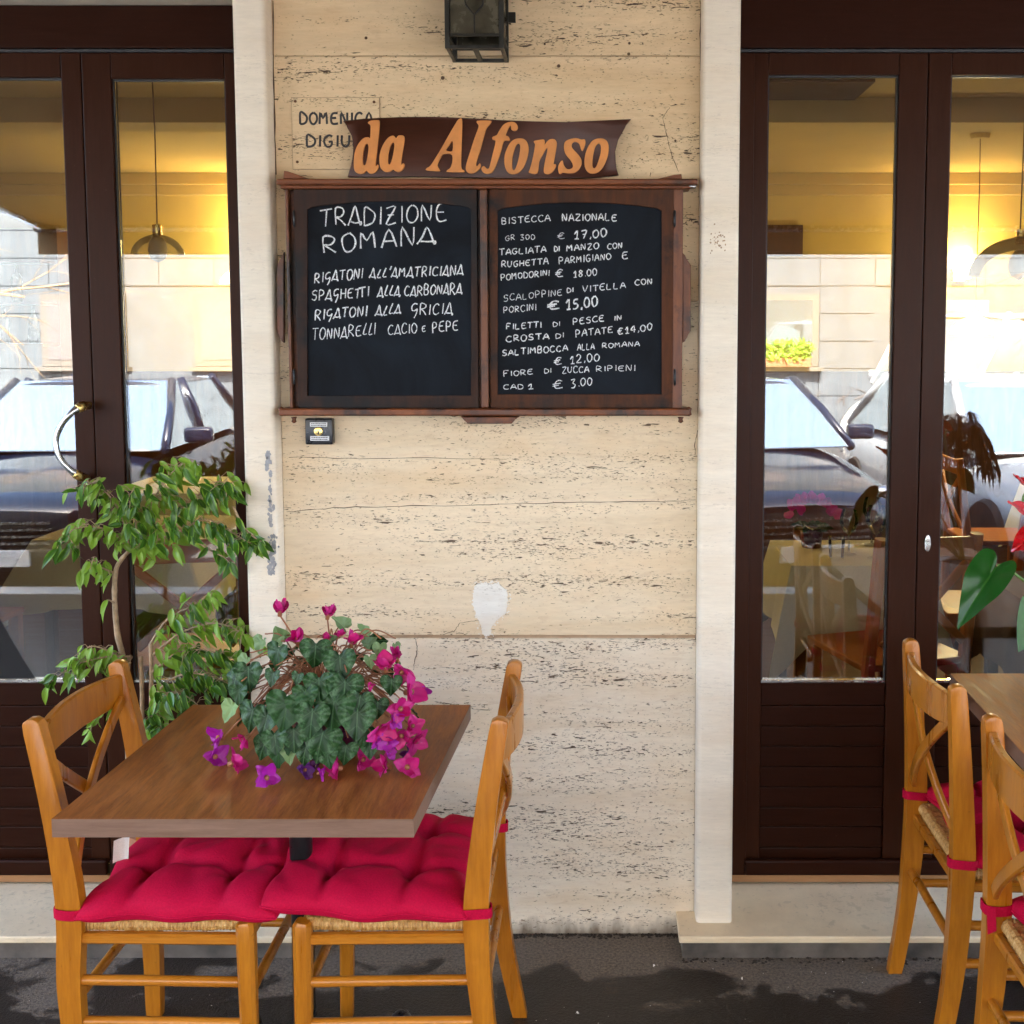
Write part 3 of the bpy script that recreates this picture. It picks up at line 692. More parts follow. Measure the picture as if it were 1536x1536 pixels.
for px in (441, 1012):
    for py in (328, 566):
        q = atY(px, py, YC - .002)
        MB().tube([(q.x, q.y, q.z - .022), (q.x, q.y, q.z - .019), (q.x, q.y, q.z - .018), (q.x, q.y, q.z + .018), (q.x, q.y, q.z + .019), (q.x, q.y, q.z + .022)], [.001, .002, .0032, .0032, .002, .001], 8).build('hinge', M['black_iron'], cab, True)

# --- lettering: single-stroke capitals
G = {
'A': [[(0, 0), (.5, 1), (.95, 0)], [(.2, .38), (.8, .38)]],
'a': [[(-.08, -.02), (.25, .45), (.52, 1.02), (.72, .5), (.92, -.08), (.98, .08), (.55, .1), (.12, .14)]],
'B': [[(.1, 0), (.1, 1), (.6, .98), (.72, .78), (.55, .55), (.12, .52), (.65, .48), (.8, .24), (.6, .02), (.1, 0)]],
'C': [[(.85, .85), (.6, 1), (.25, .88), (.05, .5), (.2, .12), (.55, 0), (.9, .14)]],
'D': [[(.1, 0), (.1, 1), (.5, .95), (.88, .6), (.8, .2), (.5, .02), (.1, 0)]],
'E': [[(.85, .95), (.3, .93), (.08, .6), (.12, .15), (.4, 0), (.9, .05)], [(.1, .52), (.68, .54)]],
'F': [[(.1, 0), (.12, 1), (.85, .98)], [(.12, .52), (.65, .54)]],
'G': [[(.85, .88), (.55, 1), (.15, .78), (.06, .4), (.3, .02), (.7, .05), (.82, .42), (.5, .42)]],
'g': [[(.8, .95), (.45, 1), (.12, .75), (.15, .42), (.45, .35), (.75, .45), (.82, .5), (.72, .1), (.45, -.28)]],
'H': [[(.1, 0), (.1, 1)], [(.82, 0), (.82, 1)], [(.1, .5), (.82, .52)]],
'I': [[(.2, 0), (.22, 1)]],
'L': [[(.15, 1), (.1, .05), (.75, .02)]],
'l': [[(.5, 1), (.1, .1), (.65, .06)]],
'M': [[(.05, 0), (.12, 1), (.45, .5), (.8, 1), (.92, 0)]],
'N': [[(.08, 0), (.12, 1), (.75, .05), (.82, 1)]],
'O': [[(.5, 1), (.15, .82), (.05, .45), (.25, .06), (.6, 0), (.9, .35), (.85, .78), (.5, 1)]],
'P': [[(.12, 0), (.1, 1), (.6, .98), (.78, .76), (.6, .5), (.12, .46)]],
'R': [[(.1, 0), (.1, 1), (.6, .98), (.76, .76), (.5, .52), (.15, .5), (.5, .3), (.88, -.02)]],
'S': [[(.82, .88), (.5, 1), (.15, .82), (.25, .56), (.65, .46), (.78, .2), (.5, 0), (.08, .1)]],
'T': [[(0, .96), (.95, 1)], [(.5, .98), (.46, 0)]],
'U': [[(.08, 1), (.08, .3), (.4, 0), (.75, .25), (.8, 1)]],
'V': [[(.02, 1), (.4, 0), (.85, 1)]],
'Z': [[(.08, .96), (.82, .98), (.1, .03), (.88, .05)], [(.2, .5), (.7, .52)]],
'z': [[(.08, .96), (.82, .98), (.1, .03), (.88, .05)]],
'0': [[(.5, 1), (.15, .8), (.1, .35), (.4, 0), (.8, .2), (.85, .7), (.5, 1)]],
'1': [[(.05, .6), (.45, 1), (.42, 0)], [(.12, 0), (.72, 0)]],
'2': [[(.1, .78), (.4, 1), (.75, .8), (.6, .45), (.08, .02), (.85, .04)]],
'3': [[(.1, .92), (.75, .95), (.4, .58), (.8, .35), (.6, .02), (.1, .06)]],
'4': [[(.6, 0), (.62, 1), (.08, .35), (.9, .35)]],
'5': [[(.82, .98), (.25, .98), (.2, .56), (.65, .55), (.8, .25), (.5, 0), (.1, .06)]],
'7': [[(.08, .95), (.85, .98), (.4, 0)], [(.3, .5), (.75, .52)]],
'8': [[(.5, .55), (.2, .78), (.5, 1), (.8, .78), (.5, .55), (.12, .25), (.5, 0), (.85, .25), (.5, .55)]],
'e': [[(.95, .85), (.6, 1), (.3, .8), (.2, .4), (.4, .04), (.95, .1)], [(-.02, .6), (.75, .62)], [(-.02, .38), (.65, .4)]],
',': [[(.3, .12), (.2, -.15)]], '.': [[(.25, .02), (.32, .08)]], "'": [[(.5, 1.15), (.25, .75)]], '~': [[(0, 1.15), (.6, 1.2), (1.6, 1.22)]],
}
WD = {'I': .45, ',': .45, '.': .45, "'": .5, ' ': .75, 'l': .72, 'M': 1.08, '1': .8, 'e': 1.1}
def write_line(text, px0, px1, b0, b1, h, parent, mat, Y=None, wd=.9, jit=.05, slant=0.0, name='chalk_line', smooth=3, hand=True, seed=None):
    """handwritten or lettered line; px measurements of its place on the board are turned to metres"""
    Y = Y or YC + .0082
    rg = random.Random(seed if seed is not None else text)
    adv = [WD.get(c, .95) for c in text]; tot = sum(adv) - (.12 if text else 0)
    k = (px1 - px0) / tot; b = MB(); xx = 0
    for ch, ad in zip(text, adv):
        if ch != ' ':
            jy = rg.uniform(-1, 1) * jit * h * 1.2; hs = h * (1 + rg.uniform(-1, 1) * jit * 1.6)
            for st in G[ch]:
                P = []
                for (u, v) in st:
                    u2 = u + (rg.uniform(-1, 1) * jit * .7 if hand else 0); v2 = v + (rg.uniform(-1, 1) * jit * .7 if hand else 0)
                    px = px0 + (xx + u2 * .82 + v2 * slant) * k; t = (px - px0) / max(1, px1 - px0)
                    py = b0 + (b1 - b0) * t + jy - v2 * hs
                    P.append(atY(px, py, Y))
                Q = catmull(P, smooth) if smooth > 1 and len(P) > 2 else P
                r0 = wd / 1700 * Y * .5
                b.tube(Q, [r0 * ((.72 + .42 * abs(sin(i_ * .55 + px0)) + rg.uniform(-.15, .15)) if hand else 1) for i_ in range(len(Q))], 6, flat='y')
        xx += ad
    return b.build(name, mat, parent, True)
T = write_line; ch = M['chalk']
BL = bpy.data.objects['blackboard']; BR = bpy.data.objects['blackboard.001']
T('TRaDIZIONE', 480, 672, 340, 331, 25, BL, ch, wd=2.3, jit=.06)
T('ROMANa', 483, 653, 380, 364, 26, BL, ch, wd=2.6, jit=.06)
T("RIgaTONI", 471, 545, 425, 417, 15, BL, ch, wd=1.9, slant=.1); T("all'aMaTRICIaNa", 554, 695, 417, 412, 14.5, BL, ch, wd=1.8, slant=.12)
T('SPagHET', 467, 541, 451, 447, 15.5, BL, ch, wd=1.8, slant=.1); T('TI', 538, 555, 446, 444, 14, BL, ch, wd=1.8); T('alla', 566, 600, 445, 443, 14.5, BL, ch, wd=1.8, slant=.12); T('CaRBONaRa', 606, 693, 444, 441, 15, BL, ch, wd=1.8, slant=.1)
T('RIgaTONI', 472, 551, 481, 473, 15.5, BL, ch, wd=1.8, slant=.1, seed=9); T('alla', 563, 601, 474, 470, 14.5, BL, ch, wd=1.8, slant=.12, seed=3); T('gRICIa', 616, 679, 472, 471, 16, BL, ch, wd=1.7, slant=.1)
T('TONNaREllI', 468, 564, 511, 501, 17, BL, ch, wd=1.6, slant=.08); T('CaCIO', 582, 626, 503, 498, 15, BL, ch, wd=1.5); T('E', 633, 639, 498, 497, 8, BL, ch, wd=1.4); T('PEPE', 648, 688, 499, 496, 15, BL, ch, wd=1.6)
R = lambda t, a, b_, c, d, h, wd=1.35, **k: T(t, a, b_, c, d, h, BR, ch, wd=wd, **k)
R('BISTECCA', 752, 826, 336, 331, 9.5); R('NAzIONALE', 843, 926, 331, 331, 10, 1.6)
R('GR', 758, 773, 361, 360, 7, 1.0); R('300', 780, 803, 360, 359, 8, 1.1); R('e', 836, 849, 359, 358, 9, 1.0); R('17,00', 861, 911, 359, 355, 12.5, 2.0)
R('TAGLIATA', 749, 820, 383, 378, 9, 1.6); R('DI', 831, 840, 377, 377, 8, 1.6); R('MANzO', 850, 899, 377, 373, 9, 1.6); R('CON', 911, 934, 374, 372, 8.5, 1.5)
R('RUGHETTA', 752, 823, 401, 396, 9, 1.5); R('PARMIGIANO', 838, 917, 396, 389, 9.5, 1.5); R('E', 933, 943, 389, 388, 10, 1.6)
R('POMODORINI', 751, 825, 421, 413, 9, 1.5); R('e', 833, 847, 416, 415, 11, 1.6); R('18.00', 860, 896, 416, 413, 10, 1.6)
R('SCALOPPINE', 755, 844, 452, 443, 9.5, 1.1); R('DI', 850, 861, 439, 438, 7, 1.5); R('VITELLA', 874, 939, 438, 432, 9, 1.4); R('CON', 952, 979, 428, 426, 8.5, 1.5)
R('PORCINI', 755, 805, 470, 465, 9, 1.3); R('e', 821, 843, 465, 463, 12, 2.3); R('15,00', 849, 897, 465, 459, 15, 2.3)
R('FILETTI', 759, 813, 494, 491, 8.5, 1.6); R('DI', 829, 841, 490, 489, 7, 1.3); R('PESCE', 859, 907, 487, 482, 9, 1.5); R('IN', 921, 933, 481, 480, 7, 1.5)
R('CROSTA', 759, 824, 513, 508, 8.5, 1.7); R('DI', 833, 847, 508, 506, 7.5, 1.3); R('PATATE', 863, 920, 506, 499, 10, 1.6); R('e14,00', 926, 979, 502, 495, 10, 1.7)
R('SALTIMBOCCA', 753, 852, 534, 526, 9, 1.7); R('ALLA', 866, 892, 525, 524, 9, 1.4); R('ROMANA', 903, 960, 522, 519, 7, 1.3)
R('e', 831, 845, 548, 546, 10.5, 1.6); R('12,00', 855, 900, 546, 541, 12, 1.6)
R('FIORE', 755, 800, 565, 561, 8, 1.3); R('DI', 816, 828, 560, 559, 7, 1.3); R('zUCCA', 843, 884, 560, 558, 9, 1.4); R('RIPIENI', 894, 954, 557, 556, 8.5, 1.2)
R('CAD', 755, 786, 584, 583, 7, 1.3); R('1', 792, 801, 584, 583, 8, 1.6); R('e', 829, 847, 584, 582, 12, 1.6); R('3.00', 856, 889, 582, 577, 12, 1.5)

# ================================================================== NAME SIGN
YS = 2.945
sign = thing('name_sign', 'curved dark wood sign with orange letters da Alfonso, standing on the menu cabinet', 'sign', tuple(atY(725, 266, YS)))
ol = [(514, 181), (545, 178), (600, 175.5), (650, 175), (700, 177), (750, 180), (800, 182), (850, 183), (895, 181), (946, 178.3), (936, 189), (926, 207), (921, 226), (922, 245), (928, 262.5),
      (900, 265), (860, 267), (800, 268), (740, 267), (690, 265.5), (620, 264), (560, 265), (521, 265), (526, 250), (531, 234), (532, 218), (529, 203), (522, 190)]
pts = [atY(x, y, YS) for x, y in ol]
b = MB(); b.prism([(p.x, p.z) for p in pts], 'y', YS, YS + .022, .003)
b.build('sign_board', M['signwood'], sign, True, 50)
L1 = [
 [[(228,102),(262,82),(335,78),(347,95),(343,180),(328,330),(305,530),(315,558),(330,542),(336,560),(325,595),(290,628),(245,632),(212,600),(180,632),(125,632),(92,605),(82,555),(86,450),(105,370),(140,310),(185,265),(230,255),(252,262),(258,150),(248,118)],
  [(215,320),(232,335),(235,380),(222,470),(205,540),(185,548),(172,520),(172,440),(185,370),(200,332)]],
 [[(495,240),(522,266),(545,240),(590,238),(607,255),(605,310),(585,420),(572,520),(580,545),(595,528),(608,540),(603,570),(580,600),(545,615),(510,605),(490,590),(455,612),(405,612),(365,580),(350,520),(352,440),(375,360),(415,290),(455,250)],
  [(485,310),(502,315),(505,350),(490,450),(465,530),(445,540),(435,510),(438,430),(455,360)]],
 [[(1190,62),(1210,80),(1205,300),(1200,560),(1228,600),(1222,618),(1065,615),(1060,598),(1100,560),(1110,438),(1015,430),(985,470),(950,545),(972,590),(968,608),(845,600),(842,580),(880,555),(930,480),(1000,365),(1070,240),(1140,120),(1165,80)],
  [(1112,290),(1112,398),(1040,392),(1070,345)]],
 [[(1370,85),(1505,82),(1508,105),(1465,160),(1440,240),(1405,370),(1370,480),(1355,540),(1370,560),(1395,530),(1405,545),(1395,580),(1350,620),(1300,632),(1265,615),(1252,580),(1265,510),(1300,400),(1345,260),(1385,150),(1382,120)]],
]
L2 = [
 [[(250,95),(300,105),(325,140),(318,175),(290,185),(262,170),(258,130),(240,140),(215,190),(200,235),(225,245),(242,270),(235,288),(190,288),(170,320),(150,400),(120,490),(90,570),(55,620),(10,635),(-30,622),(-48,595),(-46,570),(-26,558),(5,585),(30,575),(50,500),(70,420),(98,295),(65,275),(68,250),(110,232),(140,180),(185,120)]],
 [[(340,268),(390,275),(425,310),(440,380),(425,470),(390,560),(340,620),(280,640),(225,620),(195,560),(188,480),(205,400),(245,320),(290,280)],
  [(340,318),(355,345),(348,430),(325,530),(300,590),(280,600),(266,560),(272,460),(295,370),(318,325)]],
 [[(500,295),(545,285),(600,280),(608,310),(605,340),(650,285),(700,275),(730,300),(730,360),(705,500),(700,535),(725,540),(720,570),(690,615),(650,638),(610,630),(600,595),(615,500),(640,380),(625,370),(585,440),(550,510),(530,628),(448,622),(455,590),(480,500),(510,340),(500,310)]],
 [[(935,265),(990,280),(1028,280),(1030,330),(1005,392),(990,375),(970,320),(930,300),(900,310),(888,340),(900,375),(960,440),(990,490),(990,540),(965,590),(915,625),(850,630),(800,622),(775,632),(758,625),(750,570),(770,520),(795,500),(805,540),(830,580),(865,592),(900,575),(905,545),(885,500),(830,430),(812,370),(820,310),(860,280)]],
 [[(1190,268),(1240,280),(1270,320),(1275,390),(1260,470),(1220,560),(1170,615),(1110,632),(1060,615),(1030,560),(1028,480),(1045,400),(1085,320),(1130,280)],
  [(1180,318),(1198,345),(1195,420),(1170,510),(1145,570),(1120,580),(1105,550),(1110,460),(1130,370),(1155,328)]],
]
for LL, ox in ((L1, 520), (L2, 730)):
    for gl in LL:
        loops = []
        for lp in gl:
            sm = catmull([(ox + x / 6.982, 170 + y / 6.982, 0) for x, y in lp], 3, True)
            loops.append([(atY(v.x, v.y, YS).x, atY(v.x, v.y, YS).z) for v in sm])
        polymesh('letter', loops, YS + .0003, .006, M['signletter'], sign, bev=.0006)

# --- engraved plate
plate = thing('name_plate', 'pale stone name plate with black capitals, half hidden behind the wooden sign', 'plaque', tuple(atY(500, 200, YW)))
a = atY(438, 147, YW); c = atY(571, 254, YW)
MB().box(a.x - .0015, c.x + .0015, YW - .0030, YW - .0005, c.z - .0015, a.z + .0015).build('plate_bed', M['mortar'], plate); MB().box(a.x, c.x, YW - .006, YW - .0031, c.z, a.z, .0012).build('stone_plate', M['trav_warm_lit'], plate)
T('DOMENICA', 449, 560, 186, 186, 17, plate, M['engraved'], Y=YW - .0062, wd=3.2, jit=0, hand=False, name='lettering', smooth=3)
T('DIGIUN', 459, 545, 220, 220, 17, plate, M['engraved'], Y=YW - .0062, wd=3.2, jit=0, hand=False, name='lettering', smooth=3)
for px, py in ((443, 152), (561, 153), (446, 243)):
    q = atY(px, py, YW - .0062); MB().lathe([(.0036, 0), (.0034, .002), (.001, .003)], (0, 0, 0), 10).build('screw', M['rust'], plate, True, local=Matrix.Translation(q - plate.location) @ Matrix.Rotation(radians(90), 4, 'X'))

# --- key switch
ks = thing('key_switch', 'small black key switch box with brass cylinder and two white labels, under the menu cabinet', 'key switch', tuple(atY(479, 647, YW)))
q0 = atY(457, 628, YW - .03); q1 = atY(499, 667, YW - .03)
MB().box(q0.x, q1.x, YW - .03, YW - .001, q1.z, q0.z, .004, 3).build('housing', M['blackplastic'], ks, True, 40)
q = atY(478, 647, YW - .031); MB().prism([(q.x + .0115 * cos(a), q.z + .0115 * sin(a)) for a in [2 * pi * k / 24 for k in range(24)]], 'y', YW - .036, YW - .0295, .001).build('cylinder', M['brass'], ks, True, 40)
MB().box(q.x - .0018, q.x + .0018, YW - .0365, YW - .0359, q.z - .008, q.z + .001).build('keyhole', M['blackgap'], ks)
for (x0, y0, x1, y1) in ((465, 633.5, 491, 640), (465.5, 654, 494, 661)):
    a = atY(x0, y0, YW - .03); c = atY(x1, y1, YW - .03)
    lb = MB().box(a.x, c.x, YW - .0308, YW - .0302, c.z, a.z).build('label', M['white_label'], ks)
    for k in range(2):
        zz = a.z - (a.z - c.z) * (.3 + .4 * k); b = MB(); xq = a.x + .003
        while xq < c.x - .004:
            wq = random.uniform(.0012, .004); b.box(xq, min(xq + wq, c.x - .002), YW - .0313, YW - .0309, zz - .0011, zz + .0011); xq += wq + .001
        b.build('print_line', M['engraved'], lb)

# --- wall lantern
zb = 2.338
ln = thing('wall_lantern', 'old black iron wall lantern with frosted panes, above the sign at the top edge', 'lantern', (-0.305, YW, zb))
lx0, lx1, ly0, ly1 = -0.372, -0.240, YW - .150, YW - .012
zt = 2.56
for x in (lx0, lx1):
    for y in (ly0, ly1): MB().box(x - .006, x + .006, y - .006, y + .006, zb, zt, .0015).build('corner_post', M['lantern_iron'], ln)
for z, h in ((zb, .008), (zb + .03, .006), (zt - .01, .01)):
    b = MB(); b.box(lx0 + .006, lx1 - .006, ly0 - .004, ly0 + .004, z, z + h); b.box(lx0 + .006, lx1 - .006, ly1 - .004, ly1 + .004, z, z + h)
    b.box(lx0 - .004, lx0 + .004, ly0 + .006, ly1 - .006, z, z + h); b.box(lx1 - .004, lx1 + .004, ly0 + .006, ly1 - .006, z, z + h)
    b.build('rail', M['lantern_iron'], ln)
b = MB(); cxl = (lx0 + lx1) / 2; b.box(cxl - .006, cxl + .006, ly0 + .004, ly1 - .004, zb + .001, zb + .006); b.build('bottom_bar', M['lantern_iron'], ln)
for q in ((lx0 + .007, lx1 - .007, ly0 - .001, ly0 + .001), (lx0 + .007, lx1 - .007, ly1 - .001, ly1 + .001), (lx0 - .001, lx0 + .001, ly0 + .007, ly1 - .007), (lx1 - .001, lx1 + .001, ly0 + .007, ly1 - .007)):
    MB().box(*q, zb + .037, zt - .011).build('glass_panel', M['oldglass'], ln)
b = MB(); zc_ = zb + .115
dm = [(cxl, zc_ + .055), (cxl + .024, zc_ + .012), (cxl + .020, zc_ - .012), (cxl, zc_ - .035), (cxl - .020, zc_ - .012), (cxl - .024, zc_ + .012), (cxl, zc_ + .055)]
b.tube([(x, ly0 - .003, z) for x, z in dm], .0025, 6); b.tube([(cxl, ly0 - .003, zc_ - .035), (cxl, ly0 - .003, zb + .036)], .002, 6)
b.build('diamond_ornament', M['lantern_iron'], ln)
MB().lathe([(.012, 0), (.012, .05), (.006, .055)], (cxl, (ly0 + ly1) / 2, zb + .09), 12).build('candle_holder', M['black_iron'], ln)
b = MB(); e = .03
vs = [b.bm.verts.new(v) for v in ((lx0 - e, ly0 - e, zt), (lx1 + e, ly0 - e, zt), (lx1 + e, ly1 + .008, zt), (lx0 - e, ly1 + .008, zt), (lx0 + .03, ly0 + .03, zt + .08), (lx1 - .03, ly0 + .03, zt + .08), (lx1 - .03, ly1, zt + .08), (lx0 + .03, ly1, zt + .08))]
for f in ((0, 1, 2, 3), (4, 5, 6, 7), (0, 1, 5, 4), (1, 2, 6, 5), (2, 3, 7, 6), (3, 0, 4, 7)): b.bm.faces.new([vs[i] for i in f])
b.build('roof', M['lantern_iron'], ln)
b = MB(); b.prism([(YW - .012, zb + .125), (YW - .012, zb + .10), (YW - .003, zb + .10), (YW - .003, zb + .125)], 'x', lx1 + .004, lx1 + .024, .001); b.box(lx0 + .02, lx1 - .02, ly1 + .005, YW - .001, zb + .10, zb + .2); b.build('wall_bracket', M['lantern_iron'], ln)
# ================================================================== FURNITURE
def rush_mesh():
    """woven rush seat: wound border roll ring by ring, dished top of four wound fields"""
    b = MB(); r = .0145; hx, hy, cr = .165, .185, .02; path = []
    def seg(p, q, n):
        for k in range(n): t = k / n; path.append((p[0] + (q[0] - p[0]) * t, p[1] + (q[1] - p[1]) * t))
    seg((-hx, -hy), (hx, -hy), 96); seg((hx, -hy), (hx, hy), 106); seg((hx, hy), (-hx, hy), 96); seg((-hx, hy), (-hx, -hy), 106)
    rg = random.Random(11); n = 10; rings = []; N = len(path); big = 1
    for i, (x, y) in enumerate(path):
        if i % 2 == 0: big = rg.uniform(.93, 1.10)
        rr = r * big * (1.0 if i % 2 == 0 else .86)
        if abs(abs(x) - hx) < 1e-6 and abs(abs(y) - hy) > .001: out = Vector((1 if x > 0 else -1, 0, 0))
        else: out = Vector((0, 1 if y > 0 else -1, 0))
        sag = -.003 * (1 - min(1, abs(x) / hx if abs(out.y) else abs(y) / hy) ** 2)
        rings.append([b.bm.verts.new(Vector((x, y, .4415 + sag)) + out * (rr * cos(2 * pi * j / n)) + Vector((0, 0, rr * sin(2 * pi * j / n)))) for j in range(n)])
    for i in range(N):
        A, B = rings[i], rings[(i + 1) % N]
        for j in range(n): b.bm.faces.new((A[j], A[(j + 1) % n], B[(j + 1) % n], B[j]))
    def top(u, v):
        x = (u * 2 - 1) * hx; y = (v * 2 - 1) * hy
        m = max(abs(x) / hx, abs(y) / hy)
        k = (y * 130 if abs(x) / hx > abs(y) / hy else x * 130)
        return (x, y, .452 - .006 * (1 - m) + .0012 * sin(k * 2 * pi * .25))
    b.grid(60, 60, top); b.box(-hx, hx, -hy, hy, .430, .440)
    return b.mesh('rush_seat', M['rush'])
RUSH = rush_mesh()
def make_chair(label, bx, y0, y1, face, lean, group='rush-seated cross-back wooden chairs', flare=.05):
    """back posts stand at bx; y0 near post, y1 far post; face=+1 the chair faces +x"""
    yc = (y0 + y1) / 2; hw = (y1 - y0) / 2; D = .355
    root = thing('cross_back_chair', label, 'chair', (bx + face * D / 2, yc, 0), group=group)
    Lm = Matrix.Translation((-face * D / 2, 0, 0)) @ Matrix.Scale(face, 4, (1, 0, 0))
    def put(mb, name, mat, smooth=True, ang=35):
        me = mb.mesh(name, mat, False); me.transform(Lm)
        if face < 0: me.flip_normals()
        if smooth: me.polygons.foreach_set('use_smooth', [True] * len(me.polygons)); me.set_sharp_from_angle(angle=radians(ang))
        return place(name, me, root, None, Matrix.Identity(4))
    prof = [(-flare, 0), (-flare * .42, .17), (-.006, .32), (0, .46), (-lean * .14, .57), (-lean * .52, .72), (-lean, .866)]
    wx = [.034, .040, .048, .052, .048, .042, .036]
    C = catmull([(x, 0, z) for x, z in prof], 5); W_ = []
    for i in range(len(C)):
        k = min(len(wx) - 2, i // 5); t = (i - k * 5) / 5; W_.append(wx[k] * (1 - t) + wx[k + 1] * t)
    def backx(z):
        for a_, c_ in zip(C, C[1:]):
            if a_.z <= z <= c_.z: return a_.x + (c_.x - a_.x) * (z - a_.z) / max(1e-6, c_.z - a_.z)
        return C[-1].x
    for sy in (-1, 1):
        left = [(C[i].x - W_[i] / 2, C[i].z) for i in range(len(C))]; right = [(C[i].x + W_[i] / 2, C[i].z) for i in range(len(C))]
        tp = C[-1]; w_ = W_[-1]
        cap = [(tp.x + w_ * .42, tp.z + .007), (tp.x + w_ * .15, tp.z + .012), (tp.x - w_ * .2, tp.z + .011), (tp.x - w_ * .45, tp.z + .005)]
        b = MB(); b.prism(right + cap + left[::-1], 'y', sy * hw - .0145, sy * hw + .0145, .003, seg=2)
        put(b, 'back_leg', M['beech'])
        b = MB(); b.sweepbox([(D + .006, sy * hw, 0), (D + .002, sy * hw, .2), (D, sy * hw, .40), (D, sy * hw, .447), (D - .001, sy * hw, .453)], [.028, .031, .034, .034, .027], [.030, .033, .037, .037, .028])
        put(b, 'front_leg', M['beech'])
        b = MB(); b.tube([(backx(.335) + .015, sy * hw, .327), (D * .5, sy * hw, .325), (D - .01, sy * hw, .322)], .0105, 12); put(b, 'side_stretcher', M['beechx'])
        b = MB(); b.tube([(backx(.24) + .015, sy * hw, .238), (D * .5, sy * hw, .236), (D - .01, sy * hw, .233)], .0105, 12); put(b, 'side_stretcher', M['beechx'])
        b = MB(); b.sweepbox([(.02, sy * hw, .418), (D - .012, sy * hw, .415)], .020, .022); put(b, 'seat_rail', M['beechx'])
    b = MB(); b.sweepbox([(D, -hw + .01, .415), (D, hw - .01, .415)], .020, .022, (1, 0, 0)); put(b, 'seat_rail', M['beech'])
    b = MB(); b.sweepbox([(0, -hw + .01, .415), (0, hw - .01, .415)], .020, .022, (1, 0, 0)); put(b, 'seat_rail', M['beech'])
    b = MB(); b.tube([(D, -hw, .29), (D, hw, .29)], .0105, 12); put(b, 'front_stretcher', M['beech'])
    b = MB(); b.tube([(backx(.28), -hw, .275), (backx(.28), hw, .275)], .0105, 12); put(b, 'back_stretcher', M['beech'])
    # curved top rail
    P = []
    for k in range(13):
        t = k / 12 * 2 - 1; P.append((backx(.81) - .030 * (1 - t * t) - .004, t * (hw - .010), .813))
    b = MB(); hh = [.070 + .014 * (1 - (k / 12 * 2 - 1) ** 2) for k in range(13)]
    b.sweepbox(P, .018, hh, (1, 0, 0)); put(b, 'top_rail', M['beech'])
    for s in (-1, 1):   # crossed slats, bowed
        P = []
        for k in range(11):
            t = k / 10; z = .79 - t * .275; yy = s * (hw - .022) * (1 - 2 * t)
            bow = .030 * (1 - (yy / hw) ** 2)
            P.append((backx(z) - bow + (.006 if s > 0 else -.006), yy, z))
        b = MB(); b.sweepbox(P, .012, .027, (1, 0, 0)); put(b, 'cross_slat', M['beech'])
    me = RUSH.copy(); me.transform(Matrix.Translation((face * (D / 2 + .004) - face * D / 2, 0, 0)) @ Matrix.Scale(hw / .2, 4, (0, 1, 0)))
    place('rush_seat', me, root, None, Matrix.Identity(4))
    return root, backx
